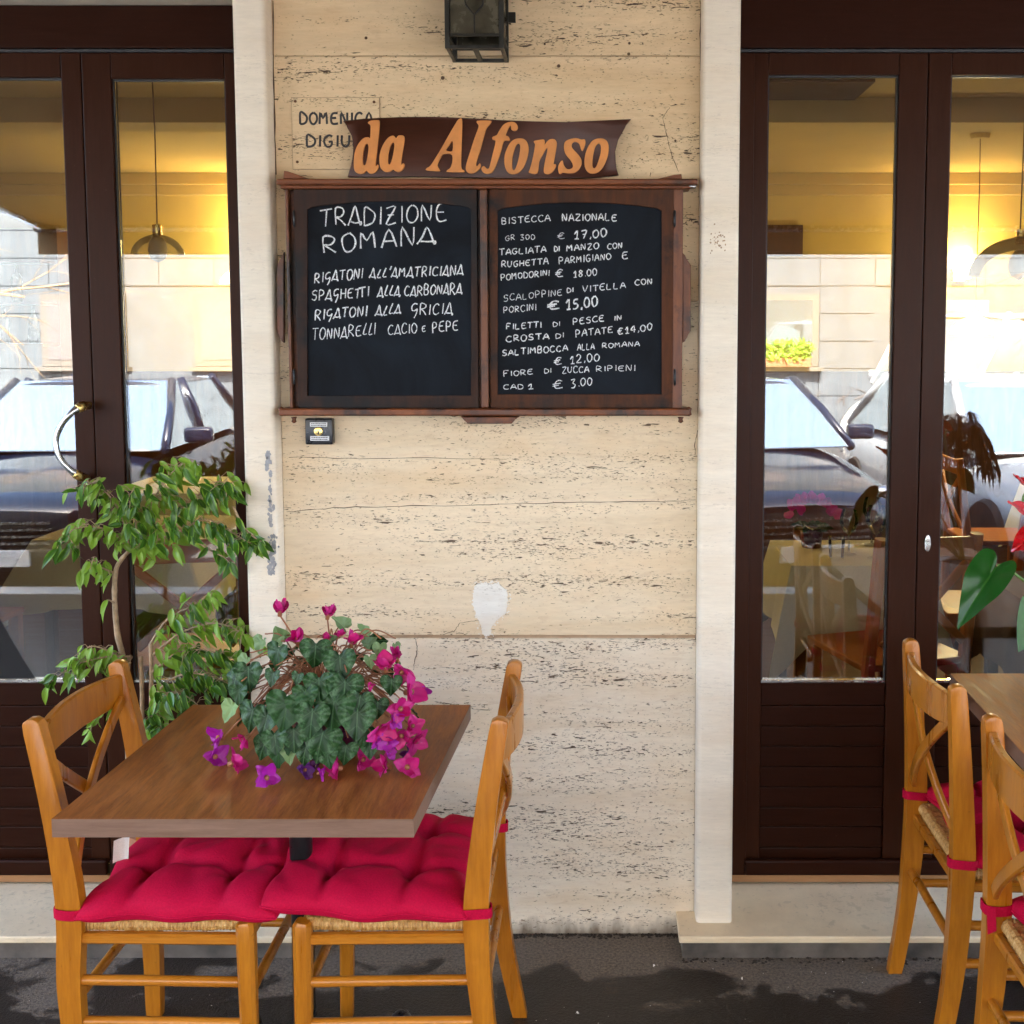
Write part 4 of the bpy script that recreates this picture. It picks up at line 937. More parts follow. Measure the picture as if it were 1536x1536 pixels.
def cushion(label, x0, x1, y0, y1, z0, seed, tilt=0.0, straps=(), H=.078, tiltdir=1):
    rg = random.Random(seed); cx_, cy_ = (x0 + x1) / 2, (y0 + y1) / 2; hx, hy = (x1 - x0) / 2, (y1 - y0) / 2
    root = thing('seat_cushion', label, 'cushion', (cx_, cy_, z0), group='crimson tufted seat cushions')
    tf = [(-.40, -.36), (.40, -.36), (-.40, .40), (.40, .40)]
    tf = [(a + rg.uniform(-.05, .05), b_ + rg.uniform(-.05, .05)) for a, b_ in tf]
    segs = []
    for i in range(4):
        for j in range(i + 1, 4): 
            if abs(tf[i][0] - tf[j][0]) < .3 or abs(tf[i][1] - tf[j][1]) < .3: segs.append((tf[i], tf[j], .45))
    for (a, b_) in tf:
        segs.append(((a, b_), (1.05 * (1 if a > 0 else -1), b_ + rg.uniform(-.15, .15)), .55)); segs.append(((a, b_), (a + rg.uniform(-.12, .12), 1.05 * (1 if b_ > 0 else -1)), .55))
    wr = [((rg.uniform(-1, 1), rg.uniform(-1, 1)), rg.uniform(0, pi), rg.uniform(.05, .11), rg.uniform(-.16, .14)) for _ in range(34)]
    def sd2(p, a, b_):
        ax, ay = a; bx_, by_ = b_; dx, dy = bx_ - ax, by_ - ay; t = max(0, min(1, ((p[0] - ax) * dx + (p[1] - ay) * dy) / (dx * dx + dy * dy)))
        return sqrt((p[0] - ax - t * dx) ** 2 + (p[1] - ay - t * dy) ** 2), t
    def hgt(u, v):
        e = max(0, (1 - abs(u) ** 5) * (1 - abs(v) ** 5)) ** .42
        h = e
        for a, b_ in tf: d = sqrt((u - a) ** 2 + (v - b_) ** 2); h -= .72 * exp(-(d / .15) ** 2) * e
        cr = 0
        for a, b_, k in segs:
            d, t = sd2((u, v), a, b_); cr = max(cr, k * (1 - .35 * t) * exp(-(d / .075) ** 2))
        h -= cr * .85 * e
        for (p, an, wd_, am) in wr:
            d = (u - p[0]) * sin(an) - (v - p[1]) * cos(an); l = (u - p[0]) * cos(an) + (v - p[1]) * sin(an)
            h += am * exp(-(d / wd_) ** 2 - (l / .35) ** 2) * e
        for q_, (a, b_) in enumerate(tf):
            d = sqrt((u - a) ** 2 + (v - b_) ** 2); th = math.atan2(v - b_, u - a)
            h -= .16 * exp(-((d - .16) / .16) ** 2) * max(0, cos(3.5 * th + q_ * 1.3)) ** 6 * e
        return h
    def outl(u, v):
        # corners pulled a little, edges bulge between tufts
        k = 1 + .035 * cos(v * 2.6 * pi * .9) * (abs(u) > .0) * abs(u) ** 6
        k2 = 1 + .035 * cos(u * 2.6 * pi * .9) * abs(v) ** 6
        return cx_ + u * hx * k, cy_ + v * hy * k2
    b = MB(); N = 72; m = lambda t: sin((t * 2 - 1) * pi / 2) * .6 + (t * 2 - 1) * .4
    U = [m(i / (N - 1)) for i in range(N)]
    def zt(u, v, top):
        h = hgt(u, v); base = tilt * max(0, tiltdir * u + .1) ** 1.6
        droop = -.010 * (abs(v) ** 4) - .004 * abs(u) ** 4
        return z0 + base + droop + (H * .42 + H * .58 * h if top else H * .42 - H * .40 * max(0, (1 - abs(u) ** 6) * (1 - abs(v) ** 6)) ** .4)
    gt = [[b.bm.verts.new((*outl(u, v), zt(u, v, True))) for v in U] for u in U]
    gb = [[gt[i][j] if i in (0, N - 1) or j in (0, N - 1) else b.bm.verts.new((*outl(U[i], U[j]), zt(U[i], U[j], False))) for j in range(N)] for i in range(N)]
    for i in range(N - 1):
        for j in range(N - 1):
            b.bm.faces.new((gt[i][j], gt[i + 1][j], gt[i + 1][j + 1], gt[i][j + 1]))
            b.bm.faces.new((gb[i][j], gb[i][j + 1], gb[i + 1][j + 1], gb[i + 1][j]))
    b.build('cushion_pad', M['cushion'], root, True)
    rim = [gt_ for gt_ in [(*outl(u, v), zt(u, v, True)) for u, v in ([(U[i], -1) for i in range(N)] + [(1, U[j]) for j in range(1, N)] + [(U[i], 1) for i in range(N - 2, -1, -1)] + [(-1, U[j]) for j in range(N - 2, -1, -1)])]]
    MB().tube(rim, .0026, 6).build('piping', M['cushion'], root, True)
    for (a, b_) in tf:
        x, y = outl(a, b_); z = zt(a, b_, True)
        MB().lathe([(.001, .0045), (.006, .003), (.0075, 0)], (x, y, z - .001), 12).build('tuft_button', M['cushion'], root, True)
    for (px, py, pz, w_, t_) in straps:
        b = MB(); P = []; n = 20
        for k in range(n + 1):
            a = 2 * pi * k / n; ca, sa = cos(a), sin(a)
            q = 4; rr = (abs(ca) ** q + abs(sa) ** q) ** (-1 / q)
            P.append(Vector((px + (w_ / 2 + .004) * ca * rr, py + (t_ / 2 + .004) * sa * rr, pz + .002 * sin(a * 2 + seed))))
        b.sweepbox(P, .0025, .020, (0, 0, 1)) if False else None
        rings = []
        for k, p in enumerate(P[:-1]):
            o_ = (p - Vector((px, py, pz))); o_.z = 0; o_.normalize()
            rings.append([b.bm.verts.new(p + Vector((0, 0, -.010))), b.bm.verts.new(p + Vector((0, 0, .010))), b.bm.verts.new(p + o_ * .003 + Vector((0, 0, .0105))), b.bm.verts.new(p + o_ * .003 + Vector((0, 0, -.0105)))])
        for k in range(len(rings)):
            A, B = rings[k], rings[(k + 1) % len(rings)]
            for j in range(4): b.bm.faces.new((A[j], A[(j + 1) % 4], B[(j + 1) % 4], B[j]))
        b.build('strap', M['cushion'], root, True, 50)
    return root
chA, bxA = make_chair('wooden cross-back chair at the left edge, facing right under the table', -1.077, 2.218, 2.616, 1, .060, flare=.0)
chB, bxB = make_chair('wooden cross-back chair in the middle, back towards the wall panel, facing left', -.2516, 2.218, 2.616, -1, .050, flare=.058)
chC, bxC = make_chair('wooden cross-back chair on the far side of the right table, nearest the door', .806, 2.431, 2.804, 1, .022, flare=.045)
chD, bxD = make_chair('wooden cross-back chair cut by the right edge, nearest the camera', .815, 1.84, 2.235, 1, .022, flare=.045)
cA = cushion('crimson tufted cushion on the left chair, with a pale tag at the back', -1.055, -.658, 2.195, 2.63, .452, 1, straps=[(-1.077, 2.218, .475, .050, .029), (-1.077, 2.616, .475, .050, .029)])
cB = cushion('crimson tufted cushion on the middle chair, its front corner lifted off the rush', -.680, -.275, 2.195, 2.63, .452, 4, tilt=.022, tiltdir=-1, straps=[(-.2516, 2.218, .475, .050, .029), (-.2516, 2.616, .475, .050, .029)])
cC = cushion('crimson cushion on the far right chair, tied round both posts', .835, 1.24, 2.42, 2.82, .452, 6, straps=[(.806, 2.431, .475, .050, .029), (.806, 2.804, .475, .050, .029)])
cD = cushion('crimson cushion on the chair cut by the right edge', .845, 1.25, 1.83, 2.25, .452, 8, straps=[(.815, 1.84, .475, .050, .029), (.815, 2.235, .475, .050, .029)])
b = MB(); P = atZ(182, 1275, .535); 
b.grid(5, 4, lambda u, v: (P.x - .018 + .036 * u + .004 * v, P.y - .004 + .006 * sin(u * 4), P.z - .028 + .05 * v + .01 * u)); b.build('care_tag', M['cushion_tag'], cA, True)
# strap tail on chair D
q = atZ(1508, 1375, .47)
b = MB(); b.grid(4, 5, lambda u, v: (.815 - .030 + .018 * u, 2.21 - .010 * v, .478 - .045 * v + .008 * u)); b.build('strap_tail', M['cushion'], cD, True)

def table(label, c4, zt_, th=.036):
    """c4: near-left, near-right, far-right, far-left corners of the top"""
    cx_ = sum(c[0] for c in c4) / 4; cy_ = sum(c[1] for c in c4) / 4
    root = thing('cafe_table', label, 'table', (cx_, cy_, 0), group='square pedestal tables on the terrace')
    b = MB(); b.prism(c4, 'z', zt_ - th, zt_ - .0012); 
    b.build('edge_band', M['tableedge'], root)
    b = MB(); s = .0008; o = [(cx_ + (x - cx_) * (1 - s), cy_ + (y - cy_) * (1 - s)) for x, y in c4]
    b.prism(o, 'z', zt_ - .0011, zt_, .0007, seg=1); b.build('tabletop', M['tabletop'], root)
    cx_ += .022
    MB().lathe([(.028, .04), (.024, .06), (.024, zt_ - th - .02), (.030, zt_ - th - .001)], (cx_, cy_, 0), 24).build('column', M['black_iron'], root, True, 40)
    MB().box(cx_ - .16, cx_ + .16, cy_ - .03, cy_ + .03, zt_ - th - .018, zt_ - th - .002).build('top_bracket', M['black_iron'], root)
    for k in range(4):
        a = radians(45 + 90 * k); d = Vector((cos(a), sin(a), 0)); c0 = Vector((cx_, cy_, 0))
        MB().sweepbox([c0 + d * .02 + Vector((0, 0, .06)), c0 + d * .12 + Vector((0, 0, .05)), c0 + d * .235 + Vector((0, 0, .030))], [.05, .045, .036], [.035, .028, .020], (-sin(a), cos(a), 0)).build('foot', M['black_iron'], root, True, 40)
        e = c0 + d * .25
        MB().lathe([(.018, 0), (.027, .010), (.027, .040), (.020, .055), (.006, .064)], (e.x, e.y, 0), 16).build('foot_cap', M['blackplastic'], root, True, 50)
    return root
c4 = [atZ(77, 1228, .75), atZ(620, 1228, .75), atZ(706, 1057, .75), atZ(289, 1057, .75)]
t1 = table('square brown table in front, carrying the cyclamen', [(v.x, v.y) for v in c4], .75)
t2 = table('square brown table at the right edge, beside the far right chair', [(.905, 2.31), (1.56, 2.31), (1.56, 2.93), (.925, 2.93)], .75)
t3 = table('square brown table outside the right edge, before the nearest chair', [(.895, 1.66), (1.55, 1.66), (1.55, 2.305), (.905, 2.305)], .75)

# ================================================================== PLANTS
def ovate(name, L, W, mat, droop=.25, fold=.25, tipx=0.0, nj=7, heart=False, wavy=0):
    b = MB(); rows = []
    for j in range(nj + 1):
        t = j / nj
        if heart: wdt = W * (min(1, (t / .28)) ** .55) * (1 - max(0, (t - .28) / .72) ** 1.7) if t > 0 else W * .45
        else: wdt = W * (sin(pi * min(1, t ** .8)) ** .85) * (1 if t < .75 else (1 - (t - .75) * 1.2))
        wdt = max(wdt, .0004); y = L * t; z = -droop * L * t * t
        off = -L * .13 if heart and j == 0 else 0
        row = []
        for u in (-1, -.5, 0, .5, 1):
            yy = y + (off * (abs(u) ** 1) if heart else 0) + (L * .10 * (1 - abs(u)) * 0)
            if heart and j == 1: yy -= L * .08 * abs(u)
            row.append(b.bm.verts.new((u * wdt + tipx * t * t, yy, z + fold * abs(u) * wdt * (1 if not heart else .6) + wavy * sin(t * 9 + u * 5))))
        rows.append(row)
    for A, B in zip(rows, rows[1:]):
        for k in range(4): b.bm.faces.new((A[k], A[k + 1], B[k + 1], B[k]))
    return b.mesh(name, mat, True, norm=False)
def heartleaf(name, L, W, mat, cup=.12, droop=.2, seed=0):
    hp_ = [(0, 1), (.26, .84), (.62, .60), (.92, .34), (1.0, .10), (.84, -.09), (.52, -.15), (.20, -.09), (0, .04)]
    pts = [(x, y, 0) for x, y in hp_] + [(-x, y, 0) for x, y in hp_[-2:0:-1]]
    O = catmull(pts, 3, True); rg = random.Random(seed); b = MB(); rings = []
    c = Vector((0, .22, 0))
    for s in (.0, .4, .75, 1.0):
        row = []
        for i, p in enumerate(O):
            q = c + (p - c) * s; x, y = q.x * W, q.y * L
            z = cup * abs(x) * (1.2 - s * .4) - droop * L * (y / L) ** 2 + .0022 * s * s * sin(i * 1.15 + seed) 
            row.append((x, y, z))
        rings.append(row)
    ctr = b.bm.verts.new(rings[0][0]); V = [[b.bm.verts.new(p) for p in r] for r in rings[1:]]; n = len(O)
    for i in range(n):
        b.bm.faces.new((ctr, V[0][(i + 1) % n], V[0][i]))
        for A, B in zip(V, V[1:]): b.bm.faces.new((A[i], A[(i + 1) % n], B[(i + 1) % n], B[i]))
    return b.mesh(name, mat, True)
def orient(pos, tip, nrm, s=1, roll=0):
    y = tip.normalized(); z = (nrm - y * nrm.dot(y)); z = z.normalized() if z.length > 1e-4 else y.orthogonal().normalized()
    x = y.cross(z); m = Matrix((x, y, z)).transposed().to_4x4(); m = m @ Matrix.Rotation(roll, 4, 'Y') @ Matrix.Scale(s, 4)
    return Matrix.Translation(pos) @ m
# --- ficus
FX, FY = -1.175, 3.0
fic = thing('weeping_fig', 'potted weeping fig with small glossy leaves in front of the left door', 'plant', (FX, FY, ZS))
pot = MB().lathe([(.085, 0), (.09, .01), (.115, .22), (.125, .225), (.125, .25), (.112, .25), (.105, .21), (.02, .205)], (FX, FY, ZS), 28).build('pot', M['terracotta'], fic, True, 40)
MB().lathe([(.001, .0), (.107, .0), (.106, -.004)], (FX, FY, ZS + .225), 20, False).build('soil', M['soil'], fic)
def fp(px, py, Y): return atY(px, py, Y)
trunk_px = [(200, 1240, 3.0), (197, 1150, 3.0), (193, 1060, 3.0), (185, 990, 3.0), (176, 950, 2.995), (172, 900, 2.99), (173, 860, 2.985), (180, 842, 2.985), (194, 826, 2.98)]
TP = catmull([fp(*q) for q in trunk_px], 6)
MB().tube(TP, [.0095 * (1 - .45 * i / len(TP)) * random.uniform(.92, 1.1) for i in range(len(TP))], 10).build('trunk', M['stem'], fic, True)
stems = [[(212, 1240, 3.0), (213, 1120, 2.99), (213, 1040, 2.985), (211, 985, 2.98)], [(222, 1240, 3.0), (226, 1100, 2.98), (227, 1000, 2.97), (226, 965, 2.97)], [(194, 1240, 3), (190, 1080, 3), (192, 1000, 3), (196, 985, 2.99)]]
for s_ in stems: MB().tube(catmull([fp(*q) for q in s_], 5), .006, 8).build('trunk', M['stem'], fic, True)
LF = [ovate('leaf', .052, .0098, M['ficus'], .28, .35), ovate('leaf', .046, .0092, M['ficus'], .15, .45, .004), ovate('leaf', .056, .0098, M['ficus'], .42, .3, -.004), ovate('leaf', .040, .0085, M['ficus'], .2, .5)]
rf = random.Random(21); leaves = []
def spray(pts, Y, n, spread, yspread=.09, base=None):
    """twig along pixel path with leaves hanging both sides"""
    P = catmull([fp(x, y, Y + dy) for (x, y, dy) in pts], 8)
    MB().tube(P, [.0032 * (1 - .75 * i / len(P)) for i in range(len(P))], 6).build('twig', M['stem'], fic, True)
    for k in range(n):
        t = .12 + .88 * (k + rf.random()) / n; i = min(len(P) - 2, int(t * (len(P) - 1))); p = P[i].lerp(P[i + 1], rf.random())
        d = (P[i + 1] - P[i]).normalized()
        a = rf.uniform(0, 2 * pi); off = Vector((cos(a) * spread * 1.25, sin(a) * yspread, rf.uniform(-.9, .8) * spread * 1.2)) * rf.random() ** .7
        pos = p + off
        tip = Vector((d.x * .45 + rf.gauss(0, .38), rf.gauss(-.15, .35), -.75 + rf.gauss(0, .30)))
        nr = Vector((rf.gauss(0, .5), -.75 + rf.gauss(0, .35), .65 + rf.gauss(0, .35)))
        leaves.append((orient(pos, tip, nr, rf.uniform(.65, 1.15)), rf.randrange(4), p, pos))
C0 = (194, 826, -.0)
spray([(194, 826, 0), (170, 800, -.03), (140, 790, -.05), (110, 795, -.07), (92, 815, -.08)], 2.98, 52, .030, .05)
spray([(194, 826, 0), (185, 780, -.03), (165, 745, -.05), (140, 725, -.06), (122, 735, -.06)], 2.98, 66, .030, .05)
spray([(194, 826, 0), (215, 780, -.04), (235, 740, -.06), (262, 705, -.06), (285, 690, -.05)], 2.98, 84, .034, .06)
spray([(194, 826, 0), (240, 795, -.05), (280, 755, -.08), (320, 730, -.09), (345, 725, -.08)], 2.98, 100, .034, .06)
spray([(194, 826, 0), (225, 815, -.04), (270, 795, -.07), (310, 780, -.10), (350, 800, -.10), (375, 815, -.11)], 2.98, 84, .030, .05)
spray([(194, 826, 0), (205, 800, -.05), (200, 770, -.09), (195, 745, -.11), (200, 735, -.12)], 2.98, 44, .030, .05)
spray([(172, 860, 0), (150, 850, -.02), (140, 840, -.04), (135, 855, -.05)], 2.985, 22, .020, .04)
spray([(270, 795, -.07), (300, 815, -.09), (318, 828, -.09), (335, 835, -.10), (345, 845, -.10)], 2.98, 12, .014, .03)
spray([(350, 760, -.09), (365, 790, -.10), (380, 805, -.11), (392, 812, -.11)], 2.98, 12, .016, .03)
# lower bush
spray([(226, 965, 0), (250, 930, -.02), (285, 910, -.04), (310, 895, -.05), (318, 890, -.05)], 2.97, 36, .024, .05)
spray([(226, 985, 0), (270, 950, -.03), (320, 935, -.05), (355, 945, -.06), (372, 960, -.06)], 2.97, 54, .028, .06)
spray([(226, 1010, 0), (265, 980, -.05), (310, 975, -.08), (345, 990, -.08)], 2.97, 56, .030, .06)
spray([(226, 1050, 0), (255, 1020, -.06), (290, 1010, -.09), (330, 1020, -.08), (350, 1030, -.08)], 2.97, 58, .030, .06)
spray([(226, 1080, 0), (240, 1050, -.06), (270, 1040, -.10), (300, 1060, -.10)], 2.97, 46, .030, .06)
spray([(222, 1110, 0), (225, 1080, -.05), (235, 1075, -.09), (245, 1100, -.10)], 2.97, 36, .026, .05)
spray([(196, 985, 0), (170, 985, -.03), (135, 990, -.06), (100, 1005, -.08), (75, 1025, -.09)], 2.98, 48, .020, .04)
spray([(196, 995, 0), (160, 975, -.03), (135, 970, -.05), (120, 985, -.05)], 2.98, 20, .018, .04)
spray([(193, 1060, 0), (165, 1062, -.03), (148, 1075, -.04), (135, 1095, -.05)], 3.0, 14, .014, .03)
spray([(172, 905, 0), (162, 900, -.01), (154, 907, -.02)], 2.985, 2, .005, .01)
order = sorted(range(len(leaves)), key=lambda i: leaves[i][3].y)
big = order[:298]
invp = WM[fic].inverted()
for i in big:
    m4, k, p, pos = leaves[i]; place('leaf', LF[k], fic, None, invp @ m4)
b = MB()
for i in order[298:]:
    m4, k, p, pos = leaves[i]; tmp = LF[k].copy(); tmp.transform(m4); b.bm.from_mesh(tmp); bpy.data.meshes.remove(tmp)
me = b.mesh('leaf_mass', M['ficus'], True, norm=False); o = place('leaf_mass', me, fic); o['kind'] = 'stuff'
b = MB()
for m4, k, p, pos in leaves:
    if (p - pos).length > .012: b.tube([p, p.lerp(pos, .5) + Vector((0, 0, .006)), pos], [.0011, .0009, .0007], 4, False)
o = b.build('petioles', M['stem'], fic, True); o['kind'] = 'stuff'

# --- cyclamen
def petalm(L, W, mat, curl, seed):
    b = MB(); rg = random.Random(seed)
    def fn(u, v):
        x = (u * 2 - 1); wd_ = W * (.28 + .72 * sin(pi * min(1, .12 + v * .80)) ** .8); y = L * v * (1 - .16 * x * x * v)
        return (x * wd_ * (1 if v < .9 else .93), y, curl * L * v * v + .25 * abs(x) * wd_ + .0016 * v * sin(x * 5 + seed * 2 + v * 4))
    b.grid(8, 8, fn); return b.mesh('petal', mat, True, norm=False)
CC = Vector((-.583, 2.37, .855)); ER = Vector((.205, .175, .150))
cyc = thing('cyclamen', 'potted cyclamen with silver-veined heart leaves and drooping magenta flowers, on the front table', 'potted plant', (CC.x, CC.y, .75))
pc = MB().lathe([(.058, .0), (.062, .004), (.078, .085), (.084, .09), (.084, .105), (.074, .105), (.07, .09), (.01, .088)], (CC.x, CC.y, .751), 28).build('pot', M['pot'], cyc, True, 40)
MB().lathe([(.001, 0), (.073, 0), (.072, -.003)], (CC.x, CC.y, .851), 20, False).build('soil', M['soil'], cyc)
def hit(px, py, k=1.0):
    d = ray(px, py); o = Vector((0, 0, CAMZ)) - CC
    D_ = Vector((d.x / (ER.x * k), d.y / (ER.y * k), d.z / (ER.z * k))); O_ = Vector((o.x / (ER.x * k), o.y / (ER.y * k), o.z / (ER.z * k)))
    a = D_.dot(D_); bb = 2 * D_.dot(O_); c = O_.dot(O_) - 1; disc = bb * bb - 4 * a * c
    t = (-bb - sqrt(disc)) / (2 * a) if disc > 0 else -bb / (2 * a)
    P = Vector((0, 0, CAMZ)) + d * t; q = P - CC
    n = Vector((q.x / ER.x ** 2, q.y / ER.y ** 2, q.z / ER.z ** 2)).normalized(); return P, n
CL = [heartleaf('leaf', .048, .0285, M['cyc'], .15, .25, 0), heartleaf('leaf', .048, .029, M['cyc'], -.10, .35, 2), heartleaf('leaf', .048, .0275, M['cyc'], .28, .15, 5)]
CP = [heartleaf('leaf', .050, .027, M['cyc_pale'], .5, .2, 1), heartleaf('leaf', .050, .025, M['cyc_pale'], .6, -.2, 3)]
zx = lambda x, y: (280 + x / 3.491, 860 + y / 3.491)
lv = [(465,450,120,0),(670,440,130,0),(805,505,140,0),(320,560,130,0),(235,600,120,0),(300,490,90,1),(690,620,130,0),(825,640,150,0),(620,670,110,0),(510,750,170,0),(325,770,130,0),(405,800,120,0),(650,790,140,0),
      (755,750,175,0),(890,800,160,0),(560,880,120,0),(690,915,160,0),(465,900,110,0),(475,1000,140,0),(825,955,100,0),(445,560,80,0),(575,560,60,0),(390,930,100,0),(230,735,100,1),(385,395,95,1),(470,310,100,1),(800,255,90,1),
      (905,300,90,1),(1000,345,100,0),(1010,410,70,1),(965,360,80,1),(1095,395,50,1),(500,355,70,1),(925,870,90,0),(1070,600,90,0),(550,1010,90,1),(770,345,60,1),(960,470,60,1),(600,720,120,0),(900,700,110,0),(1000,720,90,0),(270,650,90,0),(740,980,90,0),(610,960,100,0),(960,930,90,0)]
rc = random.Random(4); invc = WM[cyc].inverted()
crown = CC + Vector((0, 0, .0)); stems_mb = []
for i, (x, y, s, pale) in enumerate(lv):
    px, py = zx(x, y); P, n = hit(px, py, 1.0 + .02 * ((i * 7) % 5 - 2)); P.z = max(P.z, .79)
    size = s / 3.491 / 1700 * 2.42 / .056 * 1.22
    out = Vector((n.x, n.y, 0)); 
    tipd = Vector((n.x * .35, n.y * .25 - .15, -1)) if y > 380 else Vector((n.x + rc.uniform(-.4, .4), -.1, .25))
    if y > 380: tipd += Vector((rc.uniform(-.28, .28), 0, 0))
    nr = (n * .7 + Vector((rc.uniform(-.3, .3), -.75, .35)))
    base = P - tipd.normalized() * (.026 * size) 
    me = (CP if pale else CL)[i % (2 if pale else 3)]
    place('leaf', me, cyc, None, invc @ orient(base, tipd, nr, size))
    top = crown + Vector((rc.uniform(-.03, .03), rc.uniform(-.02, .02), .01))
    mid = top.lerp(base, .55) + Vector((0, 0, .05 + .03 * rc.random()))
    stems_mb.append([top, mid, base + Vector((0, .012, .008))])
# hidden-side leaves
for i in range(26):
    a = rc.uniform(.05, pi - .05); el = rc.uniform(-.35, .8); n = Vector((cos(a) * cos(el), sin(a) * cos(el), sin(el))); P = CC + Vector((n.x * ER.x, n.y * ER.y, n.z * ER.z)) * .92; P.z = max(P.z, .79)
    tipd = Vector((n.x, n.y, -.9)); s = rc.uniform(.6, .85)
    place('leaf', CL[i % 3], cyc, None, invc @ orient(P, tipd, n + Vector((0, 0, .3)), s)); stems_mb.append([crown, crown.lerp(P, .55) + Vector((0, 0, .06)), P])
for i in range(85):   # bare arching stems
    a = rc.uniform(-pi, 0) if i % 3 else rc.uniform(0, pi); r1_ = rc.uniform(.10, .185); 
    e = CC + Vector((cos(a) * r1_, sin(a) * r1_ * .85, rc.uniform(-.03, .05)))
    top = crown + Vector((rc.uniform(-.03, .03), rc.uniform(-.02, .02), .0))
    stems_mb.append([top, top.lerp(e, .45) + Vector((0, 0, rc.uniform(.03, .08))), e])
b = MB()
for st in stems_mb: b.tube(catmull(st, 7), [.0016] * (7 * (len(st) - 1) + 1), 5, False)
o = b.build('stems', M['cycstem'], cyc, True); o['kind'] = 'stuff'
petal_red = [petalm(.030, .0125, M['spathe'], -.30, 1), petalm(.030, .0135, M['spathe'], .35, 2)]
PET = {k: [petalm(.030, .0125, M[k], -.30, 1), petalm(.030, .0135, M[k], .35, 2)] for k in ('petal', 'petal_purple', 'petal_dark')}
fl = [(490,195,105,0,0),(740,215,95,0,0),(580,345,110,0,1),(865,360,100,0,1),(840,430,60,0,2),(1040,490,120,0,1),(1125,520,105,0,2),(1100,440,95,0,1),(1175,620,140,0,2),(1235,615,70,1,2),(1120,710,110,0,2),(1015,820,125,0,2),(1125,850,105,0,2),
      (1200,880,120,0,2),(1185,800,90,0,2),(1045,890,80,1,2),(1040,1005,115,0,2),(1155,1015,115,0,2),(925,975,105,0,2),(785,1020,105,0,2),(700,1045,60,1,2),(420,1070,110,1,2),(300,870,105,0,2),(250,990,115,0,2),(150,960,105,1,2),
      (165,860,105,1,2),(1160,940,85,2,2),(620,1030,80,2,2),(730,345,55,0,1),(800,325,55,0,1),(1000,880,70,1,2),(680,1010,60,2,2),(960,590,45,0,2),(1090,770,80,1,2),(1060,930,70,1,2)]
for i, (x, y, s, mk, mode) in enumerate(fl):
    px, py = zx(x, y); P, n = hit(px, py, 1.1)
    if mode == 0: P = atY(px, py, CC.y - .03)
    elif y < 400: P = atY(px, py, CC.y - .05)
    P.z = max(P.z, .765)
    if py > 1130: P = atZ(px, py, .768)
    k = s / 3.491 / 1700 * 2.42 / .041
    dirv = Vector((rc.uniform(-.3, .3), rc.uniform(-.5, 0), 1)) if mode < 2 else Vector((n.x * .8 + rc.uniform(-.5, .5), -.55, rc.uniform(-.6, .5)))
    if P.z < .785: dirv = Vector((rc.uniform(-1, 1), rc.uniform(-.8, .2), .25))
    dirv.normalize(); key = ('petal', 'petal_purple', 'petal_dark')[mk]
    b = MB(); b.tube([P - dirv * .012 * k, P, P + dirv * .004 * k], [.0045 * k, .0055 * k, .003 * k], 7)
    if P.z > .79:
        top = crown + Vector((rc.uniform(-.03, .03), rc.uniform(-.02, .02), 0)); base = P - dirv * .010 * k
        mid = top.lerp(base, .55) + (Vector((0, 0, .01)) if mode == 0 else Vector((0, -.01, .05)))
        b.tube(catmull([top, mid, base], 7), .0018, 5, False)
    f = b.build('flower', M['cycstem'] , cyc, True)
    f.data.materials.clear(); f.data.materials.append(M['cycstem'])
    a0 = rc.uniform(0, 2 * pi); x_ = dirv.orthogonal().normalized(); y_ = dirv.cross(x_)
    for q in range(5):
        a = a0 + 2 * pi * q / 5 + rc.uniform(-.25, .25); rad = x_ * cos(a) + y_ * sin(a)
        spread = .55 if mode < 2 else .9
        tip = dirv * (1 - .5 * spread) + rad * spread
        mm = orient(P - dirv * .004 * k, tip, dirv - rad * .2, k * rc.uniform(.8, 1.08), rc.uniform(-.3, .3))
        place('petal', PET[key][q % 2], f, None, mm) if True else None
# fallen petal on the table
# --- anthurium on the right table
AC = Vector((1.20, 2.66, .75))
ant = thing('anthurium', 'anthurium with red flowers and large glossy heart leaves on the right table', 'potted plant', tuple(AC))
MB().lathe([(.06, 0), (.065, .005), (.085, .13), (.09, .135), (.09, .15), (.08, .15), (.075, .13), (.01, .128)], (AC.x, AC.y, .751), 28).build('pot', M['white_label'], ant, True, 40)
MB().lathe([(.001, 0), (.078, 0), (.077, -.003)], (AC.x, AC.y, .751 + .14), 20, False).build('soil', M['soil'], ant)
def bigheart(basepx, tippx, Y, W, nrm, mat, cup, dr, Yt, name, flip=0):
    a = atY(*basepx, Y); c = atY(*tippx, Yt); L_ = (c - a).length
    me = heartleaf(name, L_, W, M[mat], cup, dr, flip); o = place(name, me, ant, None, WM[ant].inverted() @ orient(a, c - a, Vector(nrm))); return o, a
def bigleaf(basepx, tippx, Y, W, nrm, mat='anth', fold=.35, dr=.1, Yt=None, name='leaf'):
    a = atY(*basepx, Y); c = atY(*tippx, Yt or Y - .03); L_ = (c - a).length
    me = ovate(name, L_ * 1.05, W, M[mat], dr, fold, .01, 12, True, .002)
    o = place(name, me, ant, None, WM[ant].inverted() @ orient(a, c - a, Vector(nrm)))
    return o, a
o, a = bigheart((1496, 848), (1434, 938), 2.60, .050, (-.45, -.75, .45), 'anth', .45, .15, 2.56, 'leaf', 4)
MB().tube(catmull([AC + Vector((.0, 0, .14)), Vector((1.08, 2.62, 1.0)), a + Vector((.03, .0, -.012)), a], 7), .0035, 8).build('stem', M['greenstem'], ant, True)
o, a = bigleaf((1580, 880), (1536, 975), 2.55, .05, (-.2, -.8, .6)); MB().tube(catmull([AC + Vector((0, 0, .14)), a + Vector((.03, 0, .02)), a], 7), .0035, 8).build('stem', M['greenstem'], ant, True)
